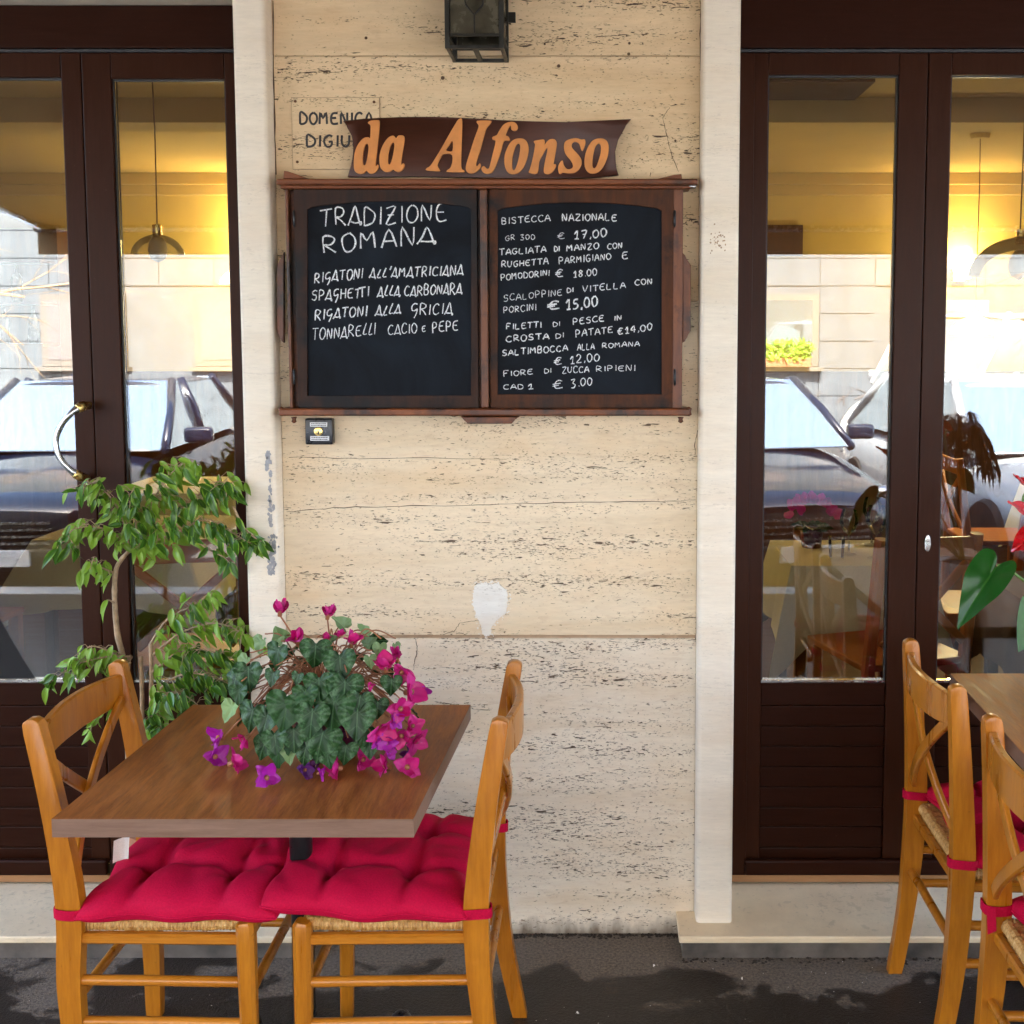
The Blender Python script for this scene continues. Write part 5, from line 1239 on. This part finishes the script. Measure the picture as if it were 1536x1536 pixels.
o, a = bigleaf((1640, 800), (1720, 840), 2.60, .06, (.2, -.6, .8)); MB().tube(catmull([AC + Vector((0, 0, .14)), a + Vector((-.02, 0, .0)), a], 7), .0035, 8).build('stem', M['greenstem'], ant, True)
for (bp, tp, Y, W_) in (((1560, 772), (1502, 762), 2.6, .032), ((1610, 700), (1665, 720), 2.62, .036), ((1575, 690), (1540, 655), 2.75, .03), ((1552, 800), (1515, 835), 2.66, .030), ((1545, 730), (1512, 718), 2.70, .024)):
    o, a = bigheart(bp, tp, Y, W_, (-.1, -.65, .75), 'spathe', .15, -.2, Y - .04, 'spathe')
    MB().tube([a, a + Vector((-.004, -.008, .02)), a + Vector((-.006, -.012, .055))], [.004, .0035, .002], 8).build('spadix', M['cushion_tag'], ant, True)
    MB().tube(catmull([AC + Vector((0, 0, .14)), a + Vector((.0, .01, -.08)), a], 7), .003, 8).build('stem', M['greenstem'], ant, True)
# little litter on the ground
def litter(label, px, py, mat, r, n=9):
    p = atZ(px, py, 0.001); b = MB(); rg = random.Random(px)
    V = [b.bm.verts.new((p.x + r * rg.uniform(.4, 1) * cos(2 * pi * k / n), p.y + r * 1.3 * rg.uniform(.4, 1) * sin(2 * pi * k / n), .001 + rg.uniform(0, .006))) for k in range(n)]
    c = b.bm.verts.new((p.x, p.y, .008))
    for k in range(n): b.bm.faces.new((V[k], V[(k + 1) % n], c))
    o = b.build('litter', M[mat], None); tag(o, label, 'litter')
litter('crumpled silvery foil scrap beside the foot of the right step', 1336, 1440, 'steel', .018, 12)
litter('pale chip on the pavement below the right pilaster', 1113, 1469, 'plaster', .004)
litter('pale chip on the pavement left of the right pilaster', 981, 1450, 'plaster', .004)
litter('pale chip on the wet pavement right of the middle chair', 866, 1521, 'plaster', .005)
b = MB(); rg = random.Random(77)
for k in range(260):
    x = rg.uniform(-1.6, 1.8); y = rg.uniform(1.9, 2.86); r = rg.uniform(.0006, .0022)
    V = [b.bm.verts.new((x + r * cos(a) * rg.uniform(.6, 1.3), y + r * sin(a), .0006)) for a in (0, 1.5, 3, 4.5)]; c = b.bm.verts.new((x, y, .0006 + r * .6))
    for q in range(4): b.bm.faces.new((V[q], V[(q + 1) % 4], c))
o = b.build('grit', M['plaster']); tag(o, 'pale grit scattered over the pavement', 'grit', kind='stuff')
b = MB()
for k in range(900):   # grime crumbs in the joint of wall and pavement
    if k % 3: x = rg.uniform(-.82, .215); y = YW - abs(rg.gauss(0, .010))
    else: x = rg.uniform(.2, 2.2); y = 2.866 - abs(rg.gauss(0, .012))
    r = rg.uniform(.0015, .006)
    V = [b.bm.verts.new((x + r * cos(a) * rg.uniform(.6, 1.6), y + r * sin(a) * .7, 0)) for a in (0, 1.2, 2.5, 3.7, 5)]; c = b.bm.verts.new((x, y, r * .8))
    for q in range(5): b.bm.faces.new((V[q], V[(q + 1) % 5], c))
o = b.build('dirt', M['soil']); tag(o, 'dark dirt gathered along the foot of the wall and step', 'dirt', kind='stuff')

# ================================================================== AWNING OVER THE TERRACE
aw = thing('awning', 'beige canvas awning over the terrace, seen only as the dark edge in the glass', 'awning', (0, 1.2, 2.2))
b = MB()
b.grid(2, 9, lambda u, v: (-3.4 + 6.8 * u, 2.96 - 3.55 * v, 2.90 - .62 * v - .03 * sin(v * pi))); b.bm.faces.ensure_lookup_table()
me = b.mesh('canvas', M['awning']); o = place('canvas', me, aw)
sm = o.modifiers.new('thick', 'SOLIDIFY'); sm.thickness = .003
b = MB(); n = 96
for k in range(n):
    x0 = -3.4 + 6.8 * k / n; x1 = x0 + 6.8 / n
    zb_ = 2.115; b.box(x0, x1, -.594, -.590, zb_, 2.262)
b.build('valance', M['awning'], aw)
for x in (-3.3, 3.3):
    MB().tube([(x, 2.9, 2.6), (x * .97, 1.1, 2.42), (x, -.55, 2.25)], .02, 8).build('arm', M['steel'], aw)
MB().tube([(-3.4, -.56, 2.27), (3.4, -.56, 2.27)], .025, 10).build('front_bar', M['steel'], aw)

# ================================================================== INSIDE THE RESTAURANT
def in_table(label, cx_, cy_, cloth, s=.36, flare=.05, zt_=.75, drop=.27):
    root = thing('dining_table', label, 'table', (cx_, cy_, .062), group='laid tables inside')
    MB().box(cx_ - s, cx_ + s, cy_ - s, cy_ + s, zt_ - .03, zt_).build('tabletop', M['darkwood'], root)
    for sx in (-1, 1):
        for sy in (-1, 1): MB().box(cx_ + sx * (s - .04) - .02, cx_ + sx * (s - .04) + .02, cy_ + sy * (s - .04) - .02, cy_ + sy * (s - .04) + .02, .062, zt_ - .03).build('leg', M['darkwood'], root)
    # cloth: top sheet and a skirt whose corners hang as folded points
    cl = MB(); e = s + .008; rgc = random.Random(int(cx_ * 100)); ph = rgc.uniform(0, 6)
    cl.box(cx_ - e, cx_ + e, cy_ - e, cy_ + e, zt_ + .001, zt_ + .005)
    per = []
    for (ax, ay, bx_, by_) in ((-e, -e, e, -e), (e, -e, e, e), (e, e, -e, e), (-e, e, -e, -e)):
        for k in range(40): t = k / 40; per.append((ax + (bx_ - ax) * t, ay + (by_ - ay) * t, min(t, 1 - t) * 2 * e, (by_ - ay) / (2 * e), -(bx_ - ax) / (2 * e)))
    def fn(u, v):
        x, y, dc, nx, ny = per[int(round(u * 160)) % 160]
        c = exp(-(dc / .075) ** 2); dx, dy = (x / e, y / e) if dc < .10 else (nx, ny)
        L_ = drop * (1 + .55 * c); out = flare * v * (1 - .2 * v) + .05 * c * v + .010 * v * sin(u * 75 + ph)
        return (cx_ + x + dx * out, cy_ + y + dy * out, zt_ + .005 - L_ * v)
    cl.grid(161, 9, fn); N = 2
    fn = lambda u, v: (cx_ - e + 2 * e * u, cy_ - e + 2 * e * v, zt_ + .006)
    cl.grid(N, N, fn); o = cl.build('tablecloth', M[cloth], None, True); tag(o, 'cloth on the ' + label, 'tablecloth', 'tablecloths inside')
    return root
in_table('table inside behind the narrow right pane', 1.00, 4.55, 'cloth', .26)
in_table('table inside behind the left doors', -2.12, 5.15, 'cloth', .32, .16)
in_table('table inside close behind the right edge pane', 1.75, 3.85, 'cloth_grey', .33, .03)
in_table('table far inside on the left', -2.4, 6.6, 'cloth', .36); in_table('table far inside on the right', 2.9, 6.4, 'cloth', .36)
def in_chair(label, x, y, rz):
    root = thing('dining_chair', label, 'chair', (x, y, .062), rz, 'dining chairs inside')
    def put(mb, n): mb.build(n, M['chairwood_in'], root, local=Matrix.Identity(4))
    for sx in (-1, 1):
        put(MB().sweepbox([(sx * .19, -.20, 0), (sx * .19, -.19, .44), (sx * .185, -.25, .90)], .04, .04, (1, 0, 0)), 'back_leg'); put(MB().box(sx * .19 - .02, sx * .19 + .02, .17, .21, 0, .44), 'front_leg')
    put(MB().box(-.21, .21, -.20, .22, .43, .455, .006), 'seat')
    put(MB().sweepbox([(-.19, -.245, .85), (0, -.275, .86), (.19, -.245, .85)], .02, .08, (0, 1, 0)), 'top_rail')
    for sx in (-1, 1): put(MB().sweepbox([(sx * .16, -.235, .80), (0, -.25, .66), (-sx * .16, -.22, .52)], .014, .03, (0, 1, 0)), 'cross_slat')
in_chair('chair inside before the narrow right pane', 1.04, 4.02, 0.3); in_chair('chair inside facing left, beyond the small table', 1.62, 4.7, pi / 2); in_chair('chair inside behind the left doors', -1.45, 4.0, .2); in_chair('chair inside left side', -2.6, 4.4, -pi / 2); in_chair('chair inside far right', 2.2, 6.3, -pi / 2)
def goblet(label, x, y, z, h, r):
    o = MB().lathe([(r * .8, 0), (r * .75, .003), (.004, .006), (.0035, h * .45), (r * .55, h * .52), (r, h * .70), (r * .95, h * .85), (r * .75, h)], (x, y, z), 20, False).build('wine_glass', M['clearglass'], None, True); tag(o, label, 'glass', 'wine glasses on the inside table')
goblet('tall wine glass inside, nearest the pane edge', 1.09, 4.42, .757, .21, .042); goblet('shorter wine glass inside, beside the tall one', 1.00, 4.50, .757, .18, .038); goblet('wine glass inside at the back of the table', 1.14, 4.70, .757, .20, .04)
o = MB().lathe([(.028, 0), (.034, .09)], (.93, 4.40, .757), 20, False).build('tumbler', M['clearglass'], None, True); tag(o, 'short water tumbler on the inside table', 'glass')
# red bouquet on the inside table
bq = thing('table_flowers', 'small pot of dark red flowers on the inside table', 'flowers', (.88, 4.66, .757)); rb = random.Random(8)
MB().lathe([(.04, 0), (.05, .08)], (.88, 4.66, .757), 16).build('pot', M['pot'], bq, True)
for k in range(16):
    a = rb.uniform(0, 2 * pi); e = rb.uniform(.2, 1.4); d = Vector((cos(a) * cos(e), sin(a) * cos(e), sin(e))); P = Vector((.88, 4.66, .84)) + d * .10
    place('petal', PET['petal'][k % 2], bq, None, WM[bq].inverted() @ orient(P, d, Vector((0, -1, .5)), 1.7))
for k in range(10):
    a = rb.uniform(0, 2 * pi); d = Vector((cos(a), sin(a), .3)); P = Vector((.88, 4.66, .83)); place('leaf', CL[k % 3], bq, None, WM[bq].inverted() @ orient(P + d * .03, d, Vector((0, -.5, 1)), 1.2))
rq = thing('red_bouquet', 'bright red flowers on the inside table behind the right edge pane', 'flowers', (1.62, 3.80, .757)); rb = random.Random(18)
MB().lathe([(.05, 0), (.06, .10)], (1.62, 3.80, .757), 16).build('pot', M['pot'], rq, True)
for k in range(26):
    a = rb.uniform(0, 2 * pi); e = rb.uniform(-.2, 1.4); d = Vector((cos(a) * cos(e), sin(a) * cos(e), sin(e))); P = Vector((1.60, 3.78, .92)) + d * rb.uniform(.04, .12)
    place('petal', petal_red[k % 2], rq, None, WM[rq].inverted() @ orient(P, d, Vector((0, -1, .5)), rb.uniform(1.6, 2.4)))
# dark palm inside
DX, DY, DZ = 2.12 - 1.235, -.30 - 3.66, -.24
pm = thing('palm_plant', 'dark feathery palm in a pot on the pavement edge, mirrored at the right edge', 'plant', (1.235 + DX, 3.66 + DY, 0)); rp = random.Random(14)
MB().lathe([(.11, 0), (.14, .25), (.15, .26)], (1.235 + DX, 3.66 + DY, .001), 20).build('pot', M['terracotta'], pm, True)
MB().tube([(1.235 + DX, 3.66 + DY, .2), (1.23 + DX, 3.66 + DY, .6), (1.235 + DX, 3.66 + DY, 1.01)], [.03, .022, .018], 8).build('trunk', M['darkwood'], pm, True)
PL = ovate('leaflet', .17, .010, M['palm'], .5, .3, 0, 5)
b = MB()
for k in range(22):
    a = 2 * pi * k / 22 + rp.uniform(-.2, .2); L_ = rp.uniform(.14, .24); up = rp.uniform(.02, .20)
    c0 = Vector((1.235 + DX, 3.66 + DY, 1.22 + DZ)); d = Vector((cos(a), sin(a) * .8, 0))
    P = catmull([c0, c0 + d * L_ * .35 + Vector((0, 0, up)), c0 + d * L_ * .7 + Vector((0, 0, up * .6)), c0 + d * L_ + Vector((0, 0, -.14))], 8)
    fr = MB(); fr.tube(P, .003, 5)
    for q in range(3, len(P) - 1):
        t = (P[q + 1] - P[q]).normalized(); sdv = t.cross(Vector((0, 0, 1))).normalized()
        for s in (-1, 1):
            tmp = PL.copy(); tmp.transform(orient(P[q], t * .55 + sdv * s * .8 + Vector((0, 0, -.35)), Vector((0, 0, 1)), rp.uniform(.45, .7))); fr.bm.from_mesh(tmp); bpy.data.meshes.remove(tmp)
    fr.build('frond', M['palm'], pm, norm=False)
# pendant lamps
def pendant(label, x, y, z, r, lit, mat='lampglass'):
    lit = lit * .62
    root = thing('pendant_lamp', label, 'lamp', (x, y, 2.78), group='pendant lamps inside')
    MB().tube([(x, y, z + r * .8), (x + .004, y, 2.5), (x, y, 2.775)], .003, 6).build('cord', M['darkwood'], root)
    MB().lathe([(.05, -.03), (.06, -.005)], (x, y, 2.78), 16).build('ceiling_rose', M['ceiling'], root)
    prof = [(.02, r * .86)] + [(r * sin(radians(t)), r * .85 * cos(radians(t))) for t in range(12, 92, 8)]
    MB().lathe(prof, (x, y, z), 32, False).build('lamp_shade', M[mat], root, True)
    MB().lathe([(.02, 0), (.02, .06)], (x, y, z + r * .70), 12).build('socket', M['brass'], root)
    bl = MB().lathe([(.001, -.06), (.03, -.045), (.042, -.01), (.036, .03), (.015, .06)], (x, y, z + .3 * r), 16)
    bl.build('bulb', M['bulb'] if lit else M['cushion_tag'], root, True)
    if lit:
        l = bpy.data.lights.new('bulb_light', 'POINT'); l.energy = lit; l.color = (1, .80, .44); l.shadow_soft_size = .06
        lo = bpy.data.objects.new('bulb_light', l); COL.objects.link(lo); lo.location = (x, y, z + .3 * r - .12)
def lampat(px, py, Y): q = atY(px, py, Y); return q.x, q.y, q.z
x, y, z = lampat(237, 385, 5.1); pendant('clear glass pendant lamp hanging behind the left door', x, y, z, .115, 0)
x, y, z = lampat(1528, 420, 4.6); pendant('large clear glass pendant lamp behind the right edge pane', x, y, z, .20, 0)
x, y, z = lampat(1462, 505, 6.6); pendant('lit pendant lamp deep inside on the right', x, y, z, .14, 2.6)
x, y, z = lampat(362, 430, 7.4); pendant('lit pendant lamp deep inside, seen past the left pilaster', x, y, z, .14, 2.6)
pendant('lit pendant lamp inside behind the wall', -.4, 5.6, 2.0, .14, 2.0)
def sconce(label, px, py):
    q = atY(px, py, 8.17); root = thing('wall_lamp', label, 'lamp', tuple(q), group='wall lamps inside')
    MB().box(q.x - .05, q.x + .05, q.y + .06, q.y + .12, q.z - .08, q.z + .02).build('bracket', M['brass'], root)
    MB().lathe([(.05, -.06), (.09, .06), (.085, .06), (.045, -.06)], tuple(q), 20, False).build('lamp_shade', M['bulb'], root, True)
    l = bpy.data.lights.new('wall_lamp_light', 'POINT'); l.energy = 1.0; l.color = (1, .80, .44); l.shadow_soft_size = .05
    lo = bpy.data.objects.new('wall_lamp_light', l); COL.objects.link(lo); lo.location = (q.x, q.y - .05, q.z + .12)
sconce('lit wall lamp on the back wall, right', 1445, 405); sconce('lit wall lamp on the back wall, left', 385, 380)
# cabinets, picture, grille
o = atY(1180, 358, 8.2); pi_ = thing('wall_picture', 'dark framed picture on the ochre back wall', 'picture', tuple(o))
MB().box(o.x - .30, o.x + .12, 8.22, 8.249, o.z - .12, o.z + .10).build('frame', M['darkwood'], pi_); MB().box(o.x - .26, o.x + .08, 8.21, 8.219, o.z - .09, o.z + .07).build('picture', M['darkwood'], pi_)
o = atY(30, 330, 7.6); dc = thing('bar_shelf', 'dark wooden bar shelf with bottles at the far left inside', 'shelf', (o.x, 7.9, .062))
MB().box(o.x - .9, o.x + .12, 7.85, 8.19, .062, 2.35).build('carcass', M['darkwood'], dc)
for k in range(3): MB().box(o.x - .9, o.x + .11, 7.62, 7.848, 1.55 + .28 * k, 1.57 + .28 * k).build('shelf', M['darkwood'], dc)
for k in range(9):
    xx = o.x - .8 + .1 * k; b = MB().lathe([(.035, 0), (.035, .16), (.012, .20), (.012, .25)], (xx, 7.72, 1.571 + .28 * (k % 2)), 12); ob = b.build('bottle', M['oldglass'], None, True); tag(ob, ('lower' if k % 2 == 0 else 'upper') + ' row bottle on the bar shelf far inside, ' + ('first', 'second', 'third', 'fourth', 'fifth')[k // 2] + ' from the left in its row', 'bottle', 'bottles on the bar shelf')
q0 = atZ(1155, 112, 2.775); gr = thing('air_grille', 'long slatted air grille in the restaurant ceiling', 'grille', (q0.x + .25, q0.y + .9, 2.775))
gx, gy = atZ(1150, 150, 2.775).x, atZ(1150, 150, 2.775).y
for k in range(26): MB().box(gx - .15, gx + .42, gy - .45 + .018 * k, gy - .442 + .018 * k, 2.764, 2.778).build('slat', M['darkwood'], gr)

# ================================================================== THE STREET BEHIND THE CAMERA (seen in the glass)
def car(label, x, y, rz, paint, W=1.76, L=4.1, H=1.43, van=False, rings=False, name='parked_car'):
    root = thing(name, label, 'van' if van else 'car', (x, y, -.15), rz, 'vehicles parked along the kerb')
    I = Matrix.Identity(4); h = L / 2; zf, zb_ = (.80, .92) if not van else (1.05, 1.15); hw = W / 2
    # lower body: stations from nose (+y) to tail (-y)
    st = [(h, .55, .33, .58), (h - .06, .80, .24, .68), (h - .35, .95, .20, zf - .04), (h - .95, 1.0, .18, zf + .04), (h - 1.25, 1.0, .18, zf + .10), (0, 1.0, .18, zb_), (-h + .9, 1.0, .2, zb_ + .02), (-h + .25, .95, .24, zb_), (-h + .04, .84, .3, zb_ - .1), (-h, .7, .36, zb_ - .25)]
    b = MB(); rings_ = []
    for (yy, wf, z0, z1) in st:
        w_ = hw * wf; q = []
        for (u, v) in ((-.80, 0), (-.97, .10), (-1, .42), (-.97, .72), (-.86, .93), (-.5, 1.0), (0, 1.03), (.5, 1.0), (.86, .93), (.97, .72), (1, .42), (.97, .10), (.80, 0)): q.append(b.bm.verts.new((u * w_, yy, z0 + (z1 - z0) * v)))
        rings_.append(q)
    for A, B in zip(rings_, rings_[1:]):
        for j in range(len(A)): b.bm.faces.new((A[j], A[(j + 1) % len(A)], B[(j + 1) % len(A)], B[j]))
    b.bm.faces.new(rings_[0]); b.bm.faces.new(rings_[-1][::-1])
    o = b.build('body', paint, root, True, local=I); o.modifiers.new('s', 'SUBSURF').levels = 2; o.modifiers['s'].render_levels = 2
    # greenhouse
    g0, g1, g2, g3 = (h - 1.15, h - 1.95, -h + .95, -h + .30) if not van else (h - .75, h - 1.35, -h + .2, -h + .05)
    zr_ = H; bw, tw = hw * .90, hw * .70 if not van else hw * .86
    zbt = zb_ - .02
    def quad(nm, pts, mat, off=0):
        b = MB(); vs = [b.bm.verts.new(p) for p in pts]; f = b.bm.faces.new(vs); b.bm.faces.ensure_lookup_table()
        r = bmesh.ops.extrude_face_region(b.bm, geom=[f]); nrm = (Vector(pts[1]) - Vector(pts[0])).cross(Vector(pts[2]) - Vector(pts[0])).normalized() * .012
        for v in [e for e in r['geom'] if isinstance(e, bmesh.types.BMVert)]: v.co += nrm
        b.build(nm, mat, root, local=I)
    A0, B0 = (-bw, g0, zbt), (bw, g0, zbt); A1, B1 = (-tw, g1, zr_ - .04), (tw, g1, zr_ - .04)
    A2, B2 = (-tw, g2, zr_ - .05), (tw, g2, zr_ - .05); A3, B3 = (-bw * .95, g3, zbt), (bw * .95, g3, zbt)
    quad('windscreen', (B0, A0, A1, B1), M['carglass']); quad('rear_window', (A3, B3, B2, A2), M['carglass'])
    quad('side_window', (A0, A3, A2, A1), M['carglass']) if not van else quad('side_window', (A0, (-bw, h - 1.9, zbt), (-tw, h - 1.9, zr_ - .25), A1), M['carglass'])
    quad('side_window', (B3, B0, B1, B2), M['carglass']) if not van else quad('side_window', ((bw, h - 1.9, zbt), B0, B1, (tw, h - 1.9, zr_ - .25)), M['carglass'])
    for s in (-1, 1):
        for pts in (((s * bw, g0, zbt), (s * tw, g1, zr_ - .03)), ((s * bw * .95, g3, zbt), (s * tw, g2, zr_ - .04)), ((s * bw, -.15, zbt), (s * tw, -.15, zr_ - .02))):
            MB().tube([pts[0], Vector(pts[0]).lerp(Vector(pts[1]), .5) + Vector((s * .02, 0, .01)), pts[1]], .035, 8).build('pillar', paint, root, True, local=I)
    if van: MB().box(-bw, bw, g3, h - 1.95, zbt, zr_ - .03, .08, 3).build('cargo_body', paint, root, True, 40, local=I)
    b = MB(); b.grid(9, 9, lambda u, v: ((u * 2 - 1) * (tw + .02), g1 + .06 + (g2 - g1 - .10) * v, zr_ - .03 - .035 * (2 * u - 1) ** 4 - .03 * (2 * v - 1) ** 4 + .02)); o = b.build('roof', paint, root, True, local=I); sm = o.modifiers.new('t', 'SOLIDIFY'); sm.thickness = .04
    for s in (-1, 1):
        MB().lathe([(.001, -.05), (.09, -.035), (.12, 0), (.09, .03)], (0, 0, 0), 16).build('headlight', M['headlight'], root, True, local=Matrix.Translation((s * hw * .70, h - .19, .62)) @ Matrix.Rotation(radians(-75), 4, 'X') @ Matrix.Scale(1.4, 4, (1, 0, 0)))
        MB().box(-.11, .11, -.05, .05, -.06, .06, .03, 3).build('wing_mirror', paint, root, True, local=Matrix.Translation((s * (hw + .10), g0 - .25, zbt + .10)))
        for yy in (h - .80, -h + .80):
            wl = Matrix.Translation((s * (hw - .10), yy, .31)) @ Matrix.Rotation(radians(90), 4, 'Y')
            t_ = MB().lathe([(.19, -.10), (.29, -.10), (.31, -.06), (.31, .06), (.29, .10), (.19, .10)], (0, 0, 0), 28).build('wheel', M['tyre'], root, True, 40, local=wl)
            MB().lathe([(.03, s * .04), (.06, s * .09), (.18, s * .085), (.195, s * .10)], (0, 0, 0), 20, False).build('rim', M['steel'], t_, True, local=I)
    b = MB()
    for k in range(5): b.box(-hw * .45, hw * .45, h - .03, h + .012, .36 + .045 * k, .375 + .045 * k)
    b.build('grille', M['steel'], root, local=I)
    MB().box(-.26, .26, h - .01, h + .022, .26, .37, .004).build('number_plate', M['white_label'], root, local=I)
    MB().tube([(-bw * .9, g0 - .04, zbt + .02), (-.02, g0 - .12, zbt + .05)], .008, 6).build('wiper', M['blackgap'], root, local=I)
    if rings:
        for k in range(4):
            P = [(-.135 + .09 * k + .06 * cos(a), h + .022, .56 + .06 * sin(a)) for a in [2 * pi * q / 24 for q in range(25)]]
            MB().tube(P, .006, 6).build('badge_ring', M['steel'], root, True, local=I)
    return root
car('dark navy car parked nose-in, left of all, mirrored in the left door', -4.15, -3.05, radians(-4), M['bluepaint'])
car('black car parked nose-in beside the navy one', -1.70, -3.0, radians(-6), M['blackpaint'])
car('navy car mirrored in the narrow right door', 1.05, -3.1, radians(-12), M['bluepaint'], 1.70, 3.9)
car('silver car with a ring badge, mirrored at the right edge', 3.45, -3.1, radians(-6), M['silverpaint'], 1.80, 4.4, rings=True)
car('light blue car at the far left end of the row', -6.7, -3.3, radians(-4), M['silverpaint'])
car('white delivery van parked across the street', 5.6, -8.6, radians(62), M['whitepaint'], 1.95, 5.2, 2.05, True, name='parked_van')
# opposite building
ob = thing('apartment_building', 'pale stone apartment building across the street, mirrored in the glass', 'building', (0, -15, -.02))
FYY = -14.4
def bbx(n, *a, m='facade'): return MB().box(*a).build(n, M[m], ob)
bbx('wall', -30, 30, -20, FYY - .02, -.05, 13)
rg = random.Random(2)
xx = -26
def inwin(x, z):
    for wx in WINX:
        if abs(x - wx) < .95 and 1.0 < z < 2.35: return True
    return False
WINX = [-9.4, -6.6, -3.8, 3.2, 6.4]
b_ = MB(); b_.box(0, .985, FYY - .02, FYY, 0, .487, .004, 1); PANEL = b_.mesh('stone_panel', M['facade'])
for ix in range(-13, 13):
    for iz in range(12):
        if inwin(ix + .5, iz * .5 + .25) or iz > 9: continue
        place('stone_panel', PANEL, ob, None, WM[ob].inverted() @ Matrix.Translation((ix, rg.uniform(-.003, .003), iz * .5 - .02)))
for wx in WINX:
    f = bbx('window', wx - .78, wx + .78, FYY - .018, FYY + .03, 1.02, 2.33, m='facade_trim')
    MB().box(wx - .66, wx + .66, FYY + .031, FYY + .04, 1.14, 2.22).build('pane', M['shutterwin'] if wx < 0 else M['carglass'], f)
    MB().box(wx - .85, wx + .85, FYY - .01, FYY + .18, .94, 1.01).build('sill', M['facade_trim'], f)
for wx in (-9.4, -6.6, -3.8, 3.2, 6.4):
    for zz in (3.6, 6.6, 9.6): f = bbx('window', wx - .7, wx + .7, FYY - .018, FYY + .04, zz, zz + 1.7, m='shutterwin')
# graffiti curls
b = MB(); rg = random.Random(31)
for k in range(7):
    x = 2.2 + .42 * k; P = [(x + rg.uniform(-.1, .3), FYY + .012, .42 + rg.uniform(-.15, .22)) for _ in range(5)]
    b.tube(catmull(P, 6), .012, 5, flat='y')
b.build('graffiti', M['graffiti'], ob)
pb = thing('window_box', 'green window box on the far building sill', 'planter', (3.2, FYY + .25, 1.02))
MB().box(2.6, 3.8, FYY + .10, FYY + .30, 1.02, 1.18).build('planter', M['terracotta'], pb)
b = MB()
for k in range(500):
    tmp = LF[k % 4].copy(); tmp.transform(orient(Vector((rg.uniform(2.6, 3.8), FYY + rg.uniform(.08, .34), rg.uniform(1.15, 1.45))), Vector((rg.gauss(0, 1), rg.gauss(0, 1), rg.gauss(0, 1))), Vector((0, 1, .5)), 2.4)); b.bm.from_mesh(tmp); bpy.data.meshes.remove(tmp)
o = b.mesh('foliage', M['ficus'], norm=False); o = place('foliage', o, pb); o['kind'] = 'stuff'
# bare street tree whose twigs cross the facade in the reflection
def bare_tree(label, x, y, seed):
    root = thing('bare_tree', label, 'tree', (x, y, -.15)); rg = random.Random(seed)
    MB().tube([(x, y, -.15), (x + .05, y, 1.5), (x, y + .05, 2.6), (x - .05, y, 5)], [.16, .13, .12, .09], 12).build('trunk', M['stem'], root, True)
    b = MB()
    def br_(p, d, L_, r, dep):
        P = [p]; q = p
        for k in range(4):
            d = (d + Vector((rg.gauss(0, .18), rg.gauss(0, .18), rg.gauss(-.03, .14)))).normalized(); q = q + d * L_ / 4; P.append(q)
        b.tube(P, [r * (1 - .15 * k) for k in range(5)], 5)
        if dep > 0:
            for k in range(3): br_(P[1 + k], (d + Vector((rg.gauss(0, .6), rg.gauss(0, .6), rg.gauss(0, .4)))).normalized(), L_ * .62, r * .5, dep - 1)
    for k in range(9):
        a = 2 * pi * k / 9 + .3; br_(Vector((x, y, 2.2 + .22 * k)), Vector((cos(a), sin(a), .12)), 1.9, .035, 3)
    b.build('branches', M['stem'], root)
bare_tree('bare street tree behind the parked cars, left', -8.3, -7.4, 3); bare_tree('bare street tree behind the parked cars, right', 6.3, -7.6, 5)
